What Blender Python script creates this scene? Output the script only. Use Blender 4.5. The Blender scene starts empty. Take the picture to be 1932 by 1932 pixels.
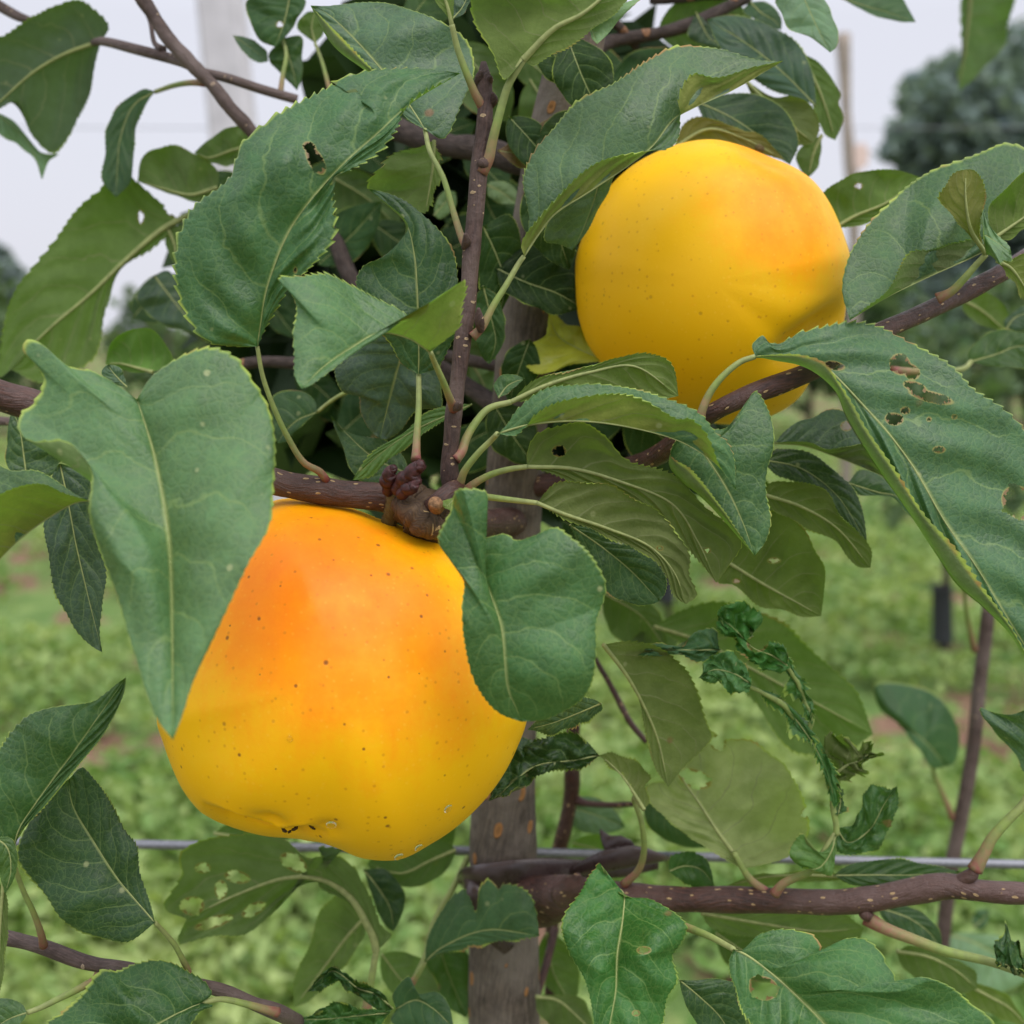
import bpy, math, random
import numpy as np
from mathutils import Vector
R = math.radians
rng = np.random.default_rng(7)
random.seed(7)
SC = bpy.context.scene
COL = SC.collection

# ------------------------------------------------------------------ camera
PITCH = R(9.6); HF = R(23.4); TH = math.tan(HF)
CAM = np.array([0.0, 0.0, 1.15])
AX_R = np.array([1.0, 0, 0])
AX_F = np.array([0, math.cos(PITCH), -math.sin(PITCH)])
AX_U = np.array([0, math.sin(PITCH), math.cos(PITCH)])
cd = bpy.data.cameras.new("camera"); cam = bpy.data.objects.new("camera", cd); COL.objects.link(cam)
cam.location = CAM; cam.rotation_euler = (R(90) - PITCH, 0, 0)
cd.sensor_width = 36; cd.lens = 18 / TH; cd.clip_start = 0.01; cd.clip_end = 2000
cd.dof.use_dof = True; cd.dof.focus_distance = 0.312; cd.dof.aperture_fstop = 12.5
SC.camera = cam

# ------------------------------------------------------------------ sky and sun (bright overcast)
SUN_EL, SUN_AZ = R(62), R(140)
w = bpy.data.worlds.new("World"); SC.world = w; w.use_nodes = True
nt = w.node_tree; nt.nodes.clear()
sky = nt.nodes.new('ShaderNodeTexSky'); sky.sky_type = 'NISHITA'; sky.sun_disc = False
sky.sun_elevation = SUN_EL; sky.sun_rotation = SUN_AZ; sky.dust_density = 4.0; sky.air_density = 1.0
bw = nt.nodes.new('ShaderNodeRGBToBW')
mx = nt.nodes.new('ShaderNodeMix'); mx.data_type = 'RGBA'; mx.inputs[0].default_value = 0.30
tc = nt.nodes.new('ShaderNodeTexCoord'); sx = nt.nodes.new('ShaderNodeSeparateXYZ')
mr = nt.nodes.new('ShaderNodeMapRange'); mr.inputs[1].default_value = 0.22; mr.inputs[2].default_value = 1.0
mr.inputs[3].default_value = 7.6; mr.inputs[4].default_value = 25.0
cl = nt.nodes.new('ShaderNodeVectorMath'); cl.operation = 'SCALE'; cl.inputs[0].default_value = (0.965, 0.975, 1.08)
bg = nt.nodes.new('ShaderNodeBackground'); bg.inputs['Strength'].default_value = 0.10
wo = nt.nodes.new('ShaderNodeOutputWorld')
L_ = nt.links.new
L_(tc.outputs['Generated'], sx.inputs[0]); L_(sx.outputs['Z'], mr.inputs[0])
L_(mr.outputs[0], cl.inputs['Scale'])
L_(cl.outputs[0], mx.inputs[6]); L_(sky.outputs[0], mx.inputs[7])
mx.inputs[0].default_value = 0.12
L_(mx.outputs[2], bg.inputs['Color']); L_(bg.outputs[0], wo.inputs[0])

sd = bpy.data.lights.new("sun", 'SUN'); so = bpy.data.objects.new("sun", sd); COL.objects.link(so)
sd.energy = 1.7; sd.angle = R(48); sd.color = (1, 0.96, 0.90)
# the light comes from above, a little behind and to the right of the camera
sdir = Vector((math.sin(SUN_AZ) * math.cos(SUN_EL), math.cos(SUN_AZ) * math.cos(SUN_EL), math.sin(SUN_EL)))
so.rotation_euler = sdir.to_track_quat('Z', 'Y').to_euler()
SC.view_settings.view_transform = 'Standard'; SC.view_settings.look = 'None'
SC.view_settings.exposure = 0.2; SC.view_settings.gamma = 1
SC.render.engine = 'CYCLES'
SC.cycles.max_bounces = 8; SC.cycles.transparent_max_bounces = 12

# ------------------------------------------------------------------ helpers
def W(u, v, d):
    "photo point (0..1932) at a distance d in mm along the view axis -> world metres"
    u = np.asarray(u, float); v = np.asarray(v, float); d = np.asarray(d, float) / 1000.0
    x = (u - 966) / 966 * TH * d; y = -(v - 966) / 966 * TH * d
    return CAM + x[..., None] * AX_R + y[..., None] * AX_U + d[..., None] * AX_F
def GND(u, v):
    x = (u - 966) / 966 * TH; y = -(v - 966) / 966 * TH
    dr = x * AX_R + y * AX_U + AX_F
    return CAM + dr * (-CAM[2] / dr[2])
OFF = {'A': (0, 0), 'B': (600, 0), 'C': (1348, 0), 'D': (0, 600), 'E': (600, 600), 'F': (1348, 600),
       'G': (0, 1348), 'H': (600, 1348), 'I': (1348, 1348), 'J': (1000, 1050), 'K': (1000, 150)}
def PX(spec):
    "'A10,20 30,40 B5,5' -> array of points in the 0..1932 frame"
    out = []; t = 'O'
    for tok in spec.split():
        if tok[0].isalpha(): t = tok[0]; tok = tok[1:]
        x, y = map(float, tok.split(','))
        if t != 'O':
            x = (OFF[t][0] + x / 2.76) * 0.94336; y = (OFF[t][1] + y / 2.76) * 0.94336
        out.append((x, y))
    return np.array(out)
def resample(P, n, ease=None):
    P = np.asarray(P, float)
    if len(P) == 2: fine = P[0] + (P[1] - P[0]) * np.linspace(0, 1, 40)[:, None]
    else:
        Q = np.vstack([2 * P[0] - P[1], P, 2 * P[-1] - P[-2]]); segs = []
        for i in range(1, len(Q) - 2):
            p0, p1, p2, p3 = Q[i - 1], Q[i], Q[i + 1], Q[i + 2]
            d1 = max(np.linalg.norm(p1 - p0), 1e-6) ** .5; d2 = max(np.linalg.norm(p2 - p1), 1e-6) ** .5; d3 = max(np.linalg.norm(p3 - p2), 1e-6) ** .5
            m1 = (p1 - p0) / d1 - (p2 - p0) / (d1 + d2) + (p2 - p1) / d2
            m2 = (p2 - p1) / d2 - (p3 - p1) / (d2 + d3) + (p3 - p2) / d3
            m1 *= d2; m2 *= d2
            t = np.linspace(0, 1, 24, endpoint=False)[:, None]
            segs.append((2*t**3-3*t**2+1)*p1 + (t**3-2*t**2+t)*m1 + (-2*t**3+3*t**2)*p2 + (t**3-t**2)*m2)
        fine = np.vstack(segs + [P[-1:]])
    L = np.r_[0, np.cumsum(np.linalg.norm(np.diff(fine, axis=0), axis=1))]; L /= max(L[-1], 1e-9)
    s = np.linspace(0, 1, n) if ease is None else ease
    return np.stack([np.interp(s, L, fine[:, k]) for k in range(P.shape[1])], 1)
def smoothnoise(n, k, seed):
    r = np.random.default_rng(seed); a = r.normal(size=k + 3)
    return resample(np.stack([np.arange(k + 3), a], 1), n)[:, 1]

def new_obj(name, verts, faces, mats, parent=None, uv=None, fmat=None, smooth=True, origin=None):
    verts = np.asarray(verts, float)
    base = np.zeros(3)
    p = parent
    while p is not None:
        base = base + np.array(p.location); p = p.parent
    if origin is not None: o_loc = np.array(origin, float) - base
    elif parent is None: o_loc = verts.mean(0); o_loc[2] = verts[:, 2].min()
    else: o_loc = verts.mean(0) - base
    m = bpy.data.meshes.new(name)
    m.from_pydata((verts - base - o_loc).tolist(), [], [tuple(int(i) for i in f) for f in faces])
    for mm in (mats if isinstance(mats, (list, tuple)) else [mats]): m.materials.append(mm)
    if fmat is not None: m.polygons.foreach_set('material_index', np.asarray(fmat, np.int32))
    if smooth: m.polygons.foreach_set('use_smooth', np.ones(len(m.polygons), bool))
    if uv is not None:
        lay = m.uv_layers.new(name='UVMap'); li = np.zeros(len(m.loops), np.int32); m.loops.foreach_get('vertex_index', li)
        lay.data.foreach_set('uv', np.asarray(uv, float)[li].ravel())
    m.update()
    o = bpy.data.objects.new(name, m); COL.objects.link(o); o.location = o_loc
    if parent is not None: o.parent = parent
    return o
def tag(o, label=None, cat=None, group=None, kind=None):
    if label: o['label'] = label
    if cat: o['category'] = cat
    if group: o['group'] = group
    if kind: o['kind'] = kind
    return o
def empty(name, loc, label, cat, group=None):
    o = bpy.data.objects.new(name, None); COL.objects.link(o); o.location = loc; o.empty_display_size = .05
    return tag(o, label, cat, group)

def tube_geo(P, rad, ns=12, capped=True, squash=None):
    "P (n,3) metres, rad (n,) metres -> verts, faces, uv in metres (along, around)"
    P = np.asarray(P); n = len(P); rad = np.broadcast_to(rad, (n,))
    T = np.gradient(P, axis=0); T /= np.linalg.norm(T, axis=1)[:, None] + 1e-12
    ref = np.array([0.13, -0.9, 0.4]); Nn = []
    a = np.cross(T[0], ref)
    if np.linalg.norm(a) < 1e-3: a = np.cross(T[0], [1, 0, 0])
    a /= np.linalg.norm(a)
    for i in range(n):
        a = a - T[i] * np.dot(a, T[i]); a /= np.linalg.norm(a) + 1e-12; Nn.append(a.copy())
    Nn = np.array(Nn); B = np.cross(T, Nn)
    th = np.linspace(0, 2 * np.pi, ns + 1)
    V = P[:, None, :] + rad[:, None, None] * (np.cos(th)[None, :, None] * Nn[:, None, :] + np.sin(th)[None, :, None] * B[:, None, :])
    s = np.r_[0, np.cumsum(np.linalg.norm(np.diff(P, axis=0), axis=1))]
    uv = np.stack([np.repeat(s, ns + 1), (th[None, :] * rad[:, None]).ravel()], 1)
    V = V.reshape(-1, 3); k = ns + 1
    F = [(i * k + j, i * k + j + 1, (i + 1) * k + j + 1, (i + 1) * k + j) for i in range(n - 1) for j in range(ns)]
    if capped:
        F.append(tuple(range(ns - 1, -1, -1))); F.append(tuple((n - 1) * k + j for j in range(ns)))
    return V, F, uv
def merge(parts):
    V, F, U = [], [], []; o = 0
    for v, f, u in parts:
        V.append(v); U.append(u); F += [tuple(i + o for i in ff) for ff in f]; o += len(v)
    return np.vstack(V), F, np.vstack(U)
def tube_px(spec, d, r, n=60, ns=14, wob=0.0, seed=0):
    "branch through photo points; d mm list, r px list"
    P = PX(spec); k = len(P)
    d = np.interp(np.linspace(0, 1, k), np.linspace(0, 1, len(d)), d) if len(d) != k else np.array(d, float)
    r = np.interp(np.linspace(0, 1, k), np.linspace(0, 1, len(r)), r) if len(r) != k else np.array(r, float)
    Q = resample(np.column_stack([P, d, r]), n)
    if wob: Q[:, 0] += smoothnoise(n, 14, seed) * wob; Q[:, 1] += smoothnoise(n, 14, seed + 1) * wob; Q[:, 3] *= 1 + .05 * smoothnoise(n, 24, seed + 2)
    px = Q[:, 2] / 966 * TH / 1000
    return tube_geo(W(Q[:, 0], Q[:, 1], Q[:, 2]), Q[:, 3] * px, ns)

# ------------------------------------------------------------------ node helper
class NT:
    def __init__(s, name):
        s.m = bpy.data.materials.new(name); s.m.use_nodes = True; s.t = s.m.node_tree; s.t.nodes.clear()
    def n(s, typ, inp=None, **kw):
        nd = s.t.nodes.new('ShaderNode' + typ)
        for k, v in kw.items(): setattr(nd, k, v)
        for k, v in (inp or {}).items():
            sock = nd.inputs[k]
            if isinstance(v, bpy.types.NodeSocket): s.t.links.new(v, sock)
            elif isinstance(v, bpy.types.Node): s.t.links.new(v.outputs[0], sock)
            else: sock.default_value = v
        return nd
    def math(s, op, a, b=0.0, c=0.0, clamp=False): return s.n('Math', {0: a, 1: b, 2: c}, operation=op, use_clamp=clamp).outputs[0]
    def mix(s, f, a, b, bt='MIX'): 
        return s.n('Mix', {0: f, 6: a, 7: b}, data_type='RGBA', blend_type=bt).outputs[2]
    def ss(s, x, a, b, lo=0.0, hi=1.0):
        return s.n('MapRange', {0: x, 1: a, 2: b, 3: lo, 4: hi}, interpolation_type='SMOOTHSTEP').outputs[0]
    def noise(s, vec, sc, det=4, rough=.5, dim='3D'): return s.n('TexNoise', {'Vector': vec, 'Scale': sc, 'Detail': det, 'Roughness': rough})
    def out(s, sh): s.n('OutputMaterial', {'Surface': sh}); return s.m
def rgb(r, g, b): return (r, g, b, 1)

# ------------------------------------------------------------------ leaf material (top and underside by facing of the blade itself)
def leaf_material(name, veins=6.5, fine=1.0, dmg=1.0, spec=.32, ub=(.20, .205, .075)):
    m = NT(name); uv = m.n('UVMap').outputs[0]; sp = m.n('SeparateXYZ', {0: uv}); s, t = sp.outputs[0], sp.outputs[1]
    oc = m.n('TexCoord').outputs['Object']; inf = m.n('ObjectInfo'); tint = inf.outputs['Color']; rnd = inf.outputs['Random']
    loc = m.n('VectorMath', {0: oc, 1: m.n('CombineXYZ', {0: m.math('MULTIPLY', rnd, 9.), 1: rnd})}, operation='ADD').outputs[0]
    at = m.math('ABSOLUTE', t)
    nz = m.noise(loc, 70, 3); nz2 = m.noise(loc, 260, 5, .6); nzc = nz.outputs[0]
    side = m.math('MULTIPLY', m.math('GREATER_THAN', t, 0.0), 0.45)
    wob = m.math('MULTIPLY', m.math('SUBTRACT', nzc, .5), 1.1)
    x = m.math('ADD', m.math('SUBTRACT', m.math('MULTIPLY', s, veins), m.math('MULTIPLY', m.math('POWER', at, 1.35), 1.9)), m.math('ADD', side, wob))
    f = m.math('ABSOLUTE', m.math('SUBTRACT', m.math('FRACT', x), 0.5))
    v2 = m.math('MULTIPLY', m.ss(f, m.math('SUBTRACT', .052, m.math('MULTIPLY', at, .03)), .008), m.ss(at, 1.0, .7))
    v2w = m.math('MULTIPLY', m.ss(f, .22, .0), m.ss(at, 1.0, .5))
    mid = m.ss(at, .036, .010)
    vo = m.n('TexVoronoi', {'Vector': m.n('VectorMath', {0: loc, 1: m.n('VectorMath', {0: nz2.outputs['Color'], 'Scale': .0022}, operation='SCALE')}, operation='ADD').outputs[0], 'Scale': 480.}, feature='DISTANCE_TO_EDGE')
    vo2 = m.n('TexVoronoi', {'Vector': loc, 'Scale': 1150.}, feature='DISTANCE_TO_EDGE')
    v3 = m.math('ADD', m.ss(vo.outputs[0], .09, .0, 0, .8), m.ss(vo2.outputs[0], .12, .0, 0, .35))
    puff = m.math('ADD', m.ss(vo.outputs[0], .0, .32), m.ss(vo2.outputs[0], .0, .3, 0, .4))
    back = m.n('NewGeometry').outputs['Backfacing']
    # colours
    var = m.ss(nz.outputs[0], .25, .75, .78, 1.2); var2 = m.ss(nz2.outputs[0], .3, .7, .88, 1.12)
    vv = m.math('MULTIPLY', var, var2)
    top = m.mix(1.0, tint, m.n('CombineColor', {0: vv, 1: vv, 2: vv}), 'MULTIPLY')
    vein_c = m.mix(.55, tint, rgb(.25, .36, .10))
    top = m.mix(m.math('MULTIPLY', v3, .32 * fine), top, vein_c)
    top = m.mix(m.math('MULTIPLY', v2, .62), top, vein_c)
    und = m.mix(.5, m.mix(1.0, tint, rgb(1.9, 1.62, 1.75), 'MULTIPLY'), rgb(*ub))
    und = m.mix(1.0, und, m.n('CombineColor', {0: vv, 1: vv, 2: vv}), 'MULTIPLY')
    und = m.mix(m.math('MULTIPLY', v3, .35 * fine), und, m.mix(.5, und, rgb(.10, .12, .04)))
    und = m.mix(m.math('MULTIPLY', v2, .5), und, rgb(.30, .33, .15))
    col = m.mix(back, top, und)
    col = m.mix(m.math('MULTIPLY', mid, .62), col, rgb(.30, .36, .13))
    rim = m.math('MULTIPLY', m.ss(at, .938, .976), m.ss(nz.outputs[0], .35, .6, .45, 1.0))
    col = m.mix(rim, col, m.mix(m.ss(nz.outputs[0], .56, .64), rgb(.34, .44, .075), rgb(.33, .20, .07)))
    chew = m.n('Attribute', attribute_name='chew').outputs['Fac']
    col = m.mix(m.math('MULTIPLY', m.ss(m.math('ADD', chew, m.math('MULTIPLY', m.math('SUBTRACT', nz2.outputs[0], .5), .5)), .15, .6), .85), col, rgb(.26, .24, .07))
    col = m.mix(m.math('MULTIPLY', m.ss(m.math('ADD', chew, m.math('MULTIPLY', m.math('SUBTRACT', nz2.outputs[0], .5), .6)), .62, .9), .9), col, rgb(.17, .085, .035))
    # specks and small scars
    vs = m.n('TexVoronoi', {'Vector': loc, 'Scale': 210.}); hit = m.math('MULTIPLY', m.ss(vs.outputs['Distance'], .22, .10), m.math('GREATER_THAN', m.n('SeparateColor', {0: vs.outputs['Color']}).outputs[0], .93))
    col = m.mix(m.math('MULTIPLY', hit, .55 * dmg), col, rgb(.40, .42, .20))
    vb = m.n('TexVoronoi', {'Vector': loc, 'Scale': 62., 'Randomness': 1.}); hb = m.math('MULTIPLY', m.ss(m.math('ADD', vb.outputs['Distance'], m.math('MULTIPLY', nz2.outputs[0], .1)), .17, .11), m.math('GREATER_THAN', m.n('SeparateColor', {0: vb.outputs['Color']}).outputs[1], .94))
    col = m.mix(m.math('MULTIPLY', hb, .8 * dmg), col, rgb(.20, .10, .05))
    h = m.math('ADD', m.math('MULTIPLY', v2w, -.75), m.math('MULTIPLY', puff, .55 * fine))
    h = m.math('ADD', h, m.math('MULTIPLY', mid, -.9)); h = m.math('ADD', h, m.math('MULTIPLY', nz2.outputs[0], .35))
    bump = m.n('Bump', {'Strength': .24, 'Distance': .0006, 'Height': h})
    rough = m.math('ADD', m.math('ADD', m.ss(nz2.outputs[0], .3, .7, -.06, .08), m.ss(nz.outputs[0], .3, .7, .34, .54)), m.math('MULTIPLY', back, .3))
    pb = m.n('BsdfPrincipled', {'Base Color': col, 'Roughness': rough, 'Specular IOR Level': m.math('SUBTRACT', spec, m.math('MULTIPLY', back, spec * .7)), 'Normal': bump})
    trc = m.mix(1.0, m.mix(.35, tint, rgb(.12, .20, .02)), rgb(1.7, 1.9, .8), 'MULTIPLY')
    trc = m.mix(m.math('MULTIPLY', v2, .5), trc, rgb(.04, .06, .01))
    tr = m.n('BsdfTranslucent', {'Color': trc, 'Normal': bump})
    return m.out(m.n('MixShader', {0: m.math('ADD', .26, m.math('MULTIPLY', back, .16)), 1: pb, 2: tr}))
M_LEAF = leaf_material('apple_leaf')
M_LEAF_FAR = leaf_material('apple_leaf_soft', 6.0, .5, .6, .20, (.150, .185, .085))
M_LEAF_LIME = leaf_material('apple_leaf_lime_under', 6.0, 1.0, 1.0, .32, (.36, .33, .035))
M_LEAF_COOL = leaf_material('apple_leaf_cool', 6.0, .5, .5, .22, (.085, .105, .085))
M_LEAF_SHADE_TONE = leaf_material('apple_leaf_shade_toned', 6.0, .5, .6, .08, (.07, .10, .035))  # darker, duller leaf copy: shade inside the tree put into its colour
def petiole_material():
    m = NT('leaf_stalk'); uv = m.n('UVMap').outputs[0]; s = m.n('SeparateXYZ', {0: uv}).outputs[0]
    oc = m.n('TexCoord').outputs['Object']; nz = m.noise(oc, 500, 4)
    c = m.n('ValToRGB', {0: m.math('ADD', s, m.math('MULTIPLY', m.math('SUBTRACT', nz.outputs[0], .5), .2))})
    e = c.color_ramp.elements; e[0].position = 0; e[0].color = rgb(.22, .07, .06); e[1].position = .45; e[1].color = rgb(.20, .27, .065)
    n1 = e.new(.16); n1.color = rgb(.27, .17, .09); n2 = e.new(.9); n2.color = rgb(.27, .30, .11)
    col = m.mix(m.ss(nz.outputs[0], .35, .7, 0, .5), c.outputs[0], rgb(.14, .17, .06))
    b = m.n('Bump', {'Strength': .4, 'Distance': .0003, 'Height': nz.outputs[0]})
    return m.out(m.n('BsdfPrincipled', {'Base Color': col, 'Roughness': .6, 'Specular IOR Level': .3, 'Normal': b}))
M_PET = petiole_material()

# ------------------------------------------------------------------ leaf builder
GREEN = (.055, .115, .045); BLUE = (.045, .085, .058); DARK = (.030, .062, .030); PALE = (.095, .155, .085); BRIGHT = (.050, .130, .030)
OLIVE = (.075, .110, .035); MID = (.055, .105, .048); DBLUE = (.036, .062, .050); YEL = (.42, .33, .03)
TCOL = np.array([0, .03, .09, .18, .28, .4, .52, .64, .76, .86, .93, .97, 1.0])
seedc = [100]
def half_surface(Mp, Md, Ep, Ed, s, topvis, tt, nveins, amp_px, teeth, tooth_px, seed, wave, isL, mmpx):
    nveins = 6.5
    n = len(s); hw = np.linalg.norm(Ep - Mp, axis=1)
    T = np.gradient(Mp, axis=0); T /= np.linalg.norm(T, axis=1)[:, None] + 1e-9
    ET = np.gradient(Ep, axis=0); ET /= np.linalg.norm(ET, axis=1)[:, None] + 1e-9
    out_dir = (Ep - Mp) / (hw[:, None] + 1e-6)
    r = np.random.default_rng(seed)
    # saw teeth leaning forwards
    warp = s + .012 * smoothnoise(n, 12, seed + 5)
    ph = (warp * teeth + r.random()) % 1.0
    saw = np.where(ph < .78, ph / .78, (1 - ph) / .22) ** 1.3
    env = np.clip(np.sin(np.pi * np.clip(s, 0, 1)) * 3, 0, 1) * (.75 + .35 * smoothnoise(n, 10, seed + 9) * .5)
    tooth = (saw - .5) * tooth_px * env
    lump = smoothnoise(n, 9, seed + 2) * tooth_px * .8 * np.sin(np.pi * s)
    E2 = Ep + out_dir * (tooth + lump)[:, None] + ET * (tooth * .7)[:, None]
    sg = 1.0 if topvis else -1.0
    wv = smoothnoise(n, 6, seed + 3) * wave * np.sin(np.pi * np.clip(s, .02, .98))
    cols = []
    for t in tt:
        base = Mp + (Ep - Mp) * t
        k = max(0, (t - .82) / .18) ** 1.5
        p = base * (1 - k) + E2 * k if k > 0 else base
        d = Md + (Ed - Md) * t
        bulge = -sg * hw * mmpx * .11 * (4 * t * (1 - t))
        rip = -sg * amp_px * np.cos(2 * np.pi * (s * nveins - 1.9 * t ** 1.35 + (0 if isL else .45) + .5)) * math.sin(math.pi * min(t * 1.1, 1)) ** .7
        rip *= np.clip(hw / (hw.max() + 1e-6) * 1.4, 0, 1)
        d = d + bulge + rip + wv * hw * t ** 2 + (smoothnoise(n, 7, seed + 31) * t + smoothnoise(n, 5, seed + 37) * math.sin(math.pi * t)) * hw * mmpx * .085 * np.sin(np.pi * np.clip(s, 0, 1))
        cols.append((p, d))
    return cols
def leaf(parent, mid, Ls, Rs, d, k=None, kL=None, kR=None, pet=None, petd=None, petr=5.5, col=GREEN, label=None, fl=0., fr=0., holes=(),
         teeth=34, tooth=None, n=190, flapL=None, flapR=None, amp=1.0, wave=.10, mat=None, rib=1.0, crump=0., under=False, zf=9.0):
    """A leaf blade: midrib, left and right margins (as seen from its upper face), depth d=(base,middle,tip) in mm.
    k: lean of the blade (mm of depth per mm of height); flapX: a margin rolled past the edge; zf: how far a folded half stands off."""
    seedc[0] += 17; sd_ = seedc[0]
    mp = PX(mid); base, tip = mp[0], mp[-1]
    s = np.linspace(0, 1, n)
    Mp = resample(mp, n); LL = np.linalg.norm(np.diff(Mp, axis=0), axis=1).sum()
    d3 = np.interp(s, np.linspace(0, 1, len(d)), d); 
    if len(d) == 3: d3 = d[0] * (1 - s) * (1 - 2 * s) + d[1] * 4 * s * (1 - s) + d[2] * s * (2 * s - 1)
    mmpx = d[min(1, len(d) - 1)] / 966 * TH
    if tooth is None: tooth = .013 * LL
    V, F, UV, FM, CH = [], [], [], [], []; off = 0
    T = np.gradient(Mp, axis=0)
    halves = {}; HH = list(HOLES(holes))
    if Ls is not None and Rs is not None:
        sides = []
        for spec in (Ls, Rs):
            Ep = resample(np.vstack([base, PX(spec), tip]), n)
            sides.append((((Ep[:, 0] - Mp[:, 0]) * T[:, 1] - (Ep[:, 1] - Mp[:, 1]) * T[:, 0]) > 0).mean() > .5)
        if sides[0] != sides[1] and sides[0] == under:
            Ls, Rs, fl, fr, kL, kR, flapL, flapR = Rs, Ls, fr, fl, kR, kL, flapR, flapL
    for key, spec, fold, kk, flap in (('L', Ls, fl, kL, flapL), ('R', Rs, fr, kR, flapR)):
        if spec is None: continue
        Ep = resample(np.vstack([base, PX(spec), tip]), n)
        cr = (Ep[:, 0] - Mp[:, 0]) * T[:, 1] - (Ep[:, 1] - Mp[:, 1]) * T[:, 0]     # >0: lies to the viewer's left of travel
        vis = (cr > 0) if key == 'L' else (cr < 0)
        topvis = vis.mean() > .5
        visf = np.convolve(np.pad(vis.astype(float), 8, mode='edge'), np.ones(17) / 17, 'valid')
        kv = kk if kk is not None else (k if k is not None else (.45 if topvis else -.35))
        Ed = d3 + kv * (Mp[:, 1] - Ep[:, 1]) * mmpx - fold * np.sin(np.pi * s)
        halves[key] = (Ep, Ed, topvis, visf, flap)
    if 'L' in halves and 'R' in halves:
        # where both halves fall on the same side the one that shows its other face lies in front
        for a, b in (('L', 'R'), ('R', 'L')):
            Ep, Ed, tv, vf, fp = halves[a]; want = 0.0 if not under else 1.0
            foldm = (1 - vf) if not under else vf
            Ed = Ed - foldm * zf * np.sin(np.pi * np.clip(s, .03, .97)) ** .5
            halves[a] = (Ep, Ed, tv, vf, fp)
    for key in halves:
        Ep, Ed, topvis, visf, flap = halves[key]
        tt = TCOL
        if flap:
            Ep, fl_ = resample(np.vstack([base, PX(flap), tip]), n), Ep; flapE = fl_
        if holes: tt = np.linspace(0, 1, 64)
        wpx = np.linalg.norm(Ep - Mp, axis=1).max() * mmpx
        cols = half_surface(Mp, d3, Ep, Ed, s, topvis, tt, 9.0, amp * .0062 * LL * mmpx, teeth, 0 if flap else tooth, sd_ + (0 if key == 'L' else 7), wave * .5 * mmpx, key == 'L', mmpx)
        cols = [(p, (d3 + (Ed - d3) * t) + np.clip(dd - (d3 + (Ed - d3) * t), -6, 6)) for (p, dd), t in zip(cols, tt)]
        tv_ = list(tt)
        if flap:
            Fp = flapE
            tt2 = np.linspace(0, 1, 8)[1:]
            env = np.sin(np.pi * np.clip(s, .02, .98)) ** .5
            r_ = np.random.default_rng(sd_ + 3)
            ph = (s * teeth + r_.random()) % 1.0; saw = (np.where(ph < .78, ph / .78, (1 - ph) / .22) - .5) * tooth * .55 * (1 + .4 * smoothnoise(n, 22, sd_ + 4))
            od = Fp - Ep; od = od / (np.linalg.norm(od, axis=1)[:, None] + 1e-6)
            tv_ = [q * .8 for q in tv_]
            for q in tt2:
                p = Ep + (Fp - Ep) * (1 - math.cos(q * math.pi / 2) if False else q)
                if q > .95: p = p + od * (saw * env)[:, None]
                cols.append((p, Ed - env * (1.5 + 3.5 * math.sin(q * math.pi * .6)))); tv_.append(.8 + .2 * q)
        m = len(cols); sgn = 1 if key == 'L' else -1
        P2 = np.stack([c[0] for c in cols], 1); D2 = np.stack([c[1] for c in cols], 1)
        if crump:
            rc = np.random.default_rng(sd_ + 50); S_, T_ = np.meshgrid(s, np.array(tv_) * sgn, indexing='ij'); sgw = (np.sin(np.pi * np.clip(S_, .02, .98)) ** .5) * np.clip(np.abs(T_) * 5, 0, 1)
            for q in range(14):
                kk_, ll_ = rc.uniform(6, 46), rc.uniform(-12, 12); fr = (kk_ ** 2 + (ll_ * 2) ** 2) ** .5; wv_ = np.sin(kk_ * S_ + ll_ * T_ + rc.uniform(0, 6.28)) * sgw * crump * 9 / fr
                wv_ = np.sign(wv_) * np.abs(wv_) ** .8
                D2 = D2 + wv_; P2 = P2 + wv_[..., None] / mmpx * .35 * rc.normal(size=2)
        vv = W(P2[..., 0], P2[..., 1], D2).reshape(-1, 3)
        uu = np.stack([np.repeat(s, m), np.tile(np.array(tv_) * sgn, n)], 1)
        flat2 = P2.reshape(-1, 2); ch = np.zeros(len(flat2))
        for hx, hy, rx, ry, an in HH:
            dx, dy = flat2[:, 0] - hx, flat2[:, 1] - hy; ex, ey = (dx * math.cos(an) + dy * math.sin(an)) / rx, (-dx * math.sin(an) + dy * math.cos(an)) / ry
            gap = (np.hypot(ex, ey) - 1) * min(rx, ry); ch = np.maximum(ch, np.clip(1 - gap / 3.6, 0, 1))
        CH.append(ch)
        for i in range(n - 1):
            for j in range(m - 1):
                a = i * m + j; q = (a, a + 1, a + m + 1, a + m)
                if holes:
                    c = (flat2[a] + flat2[a + m + 1]) * .5; skip = False
                    for hx, hy, rx, ry, an in HH:
                        dx, dy = c[0] - hx, c[1] - hy; ca, sa = math.cos(an), math.sin(an)
                        ex, ey = (dx * ca + dy * sa) / rx, (-dx * sa + dy * ca) / ry; ang = math.atan2(ey, ex)
                        if ex * ex + ey * ey < (1 + .16 * math.sin(3 * ang + hx) + .12 * math.sin(7 * ang + hy) + .06 * math.sin(15 * ang + hx)) ** 2: skip = True; break
                    if skip: continue
                if key == 'L': q = q[::-1]
                F.append(tuple(z + off for z in q)); FM.append(0)
        V.append(vv); UV.append(uu); off += len(vv)
    # stalk and raised midrib: one tapering tube
    parts = []
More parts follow.
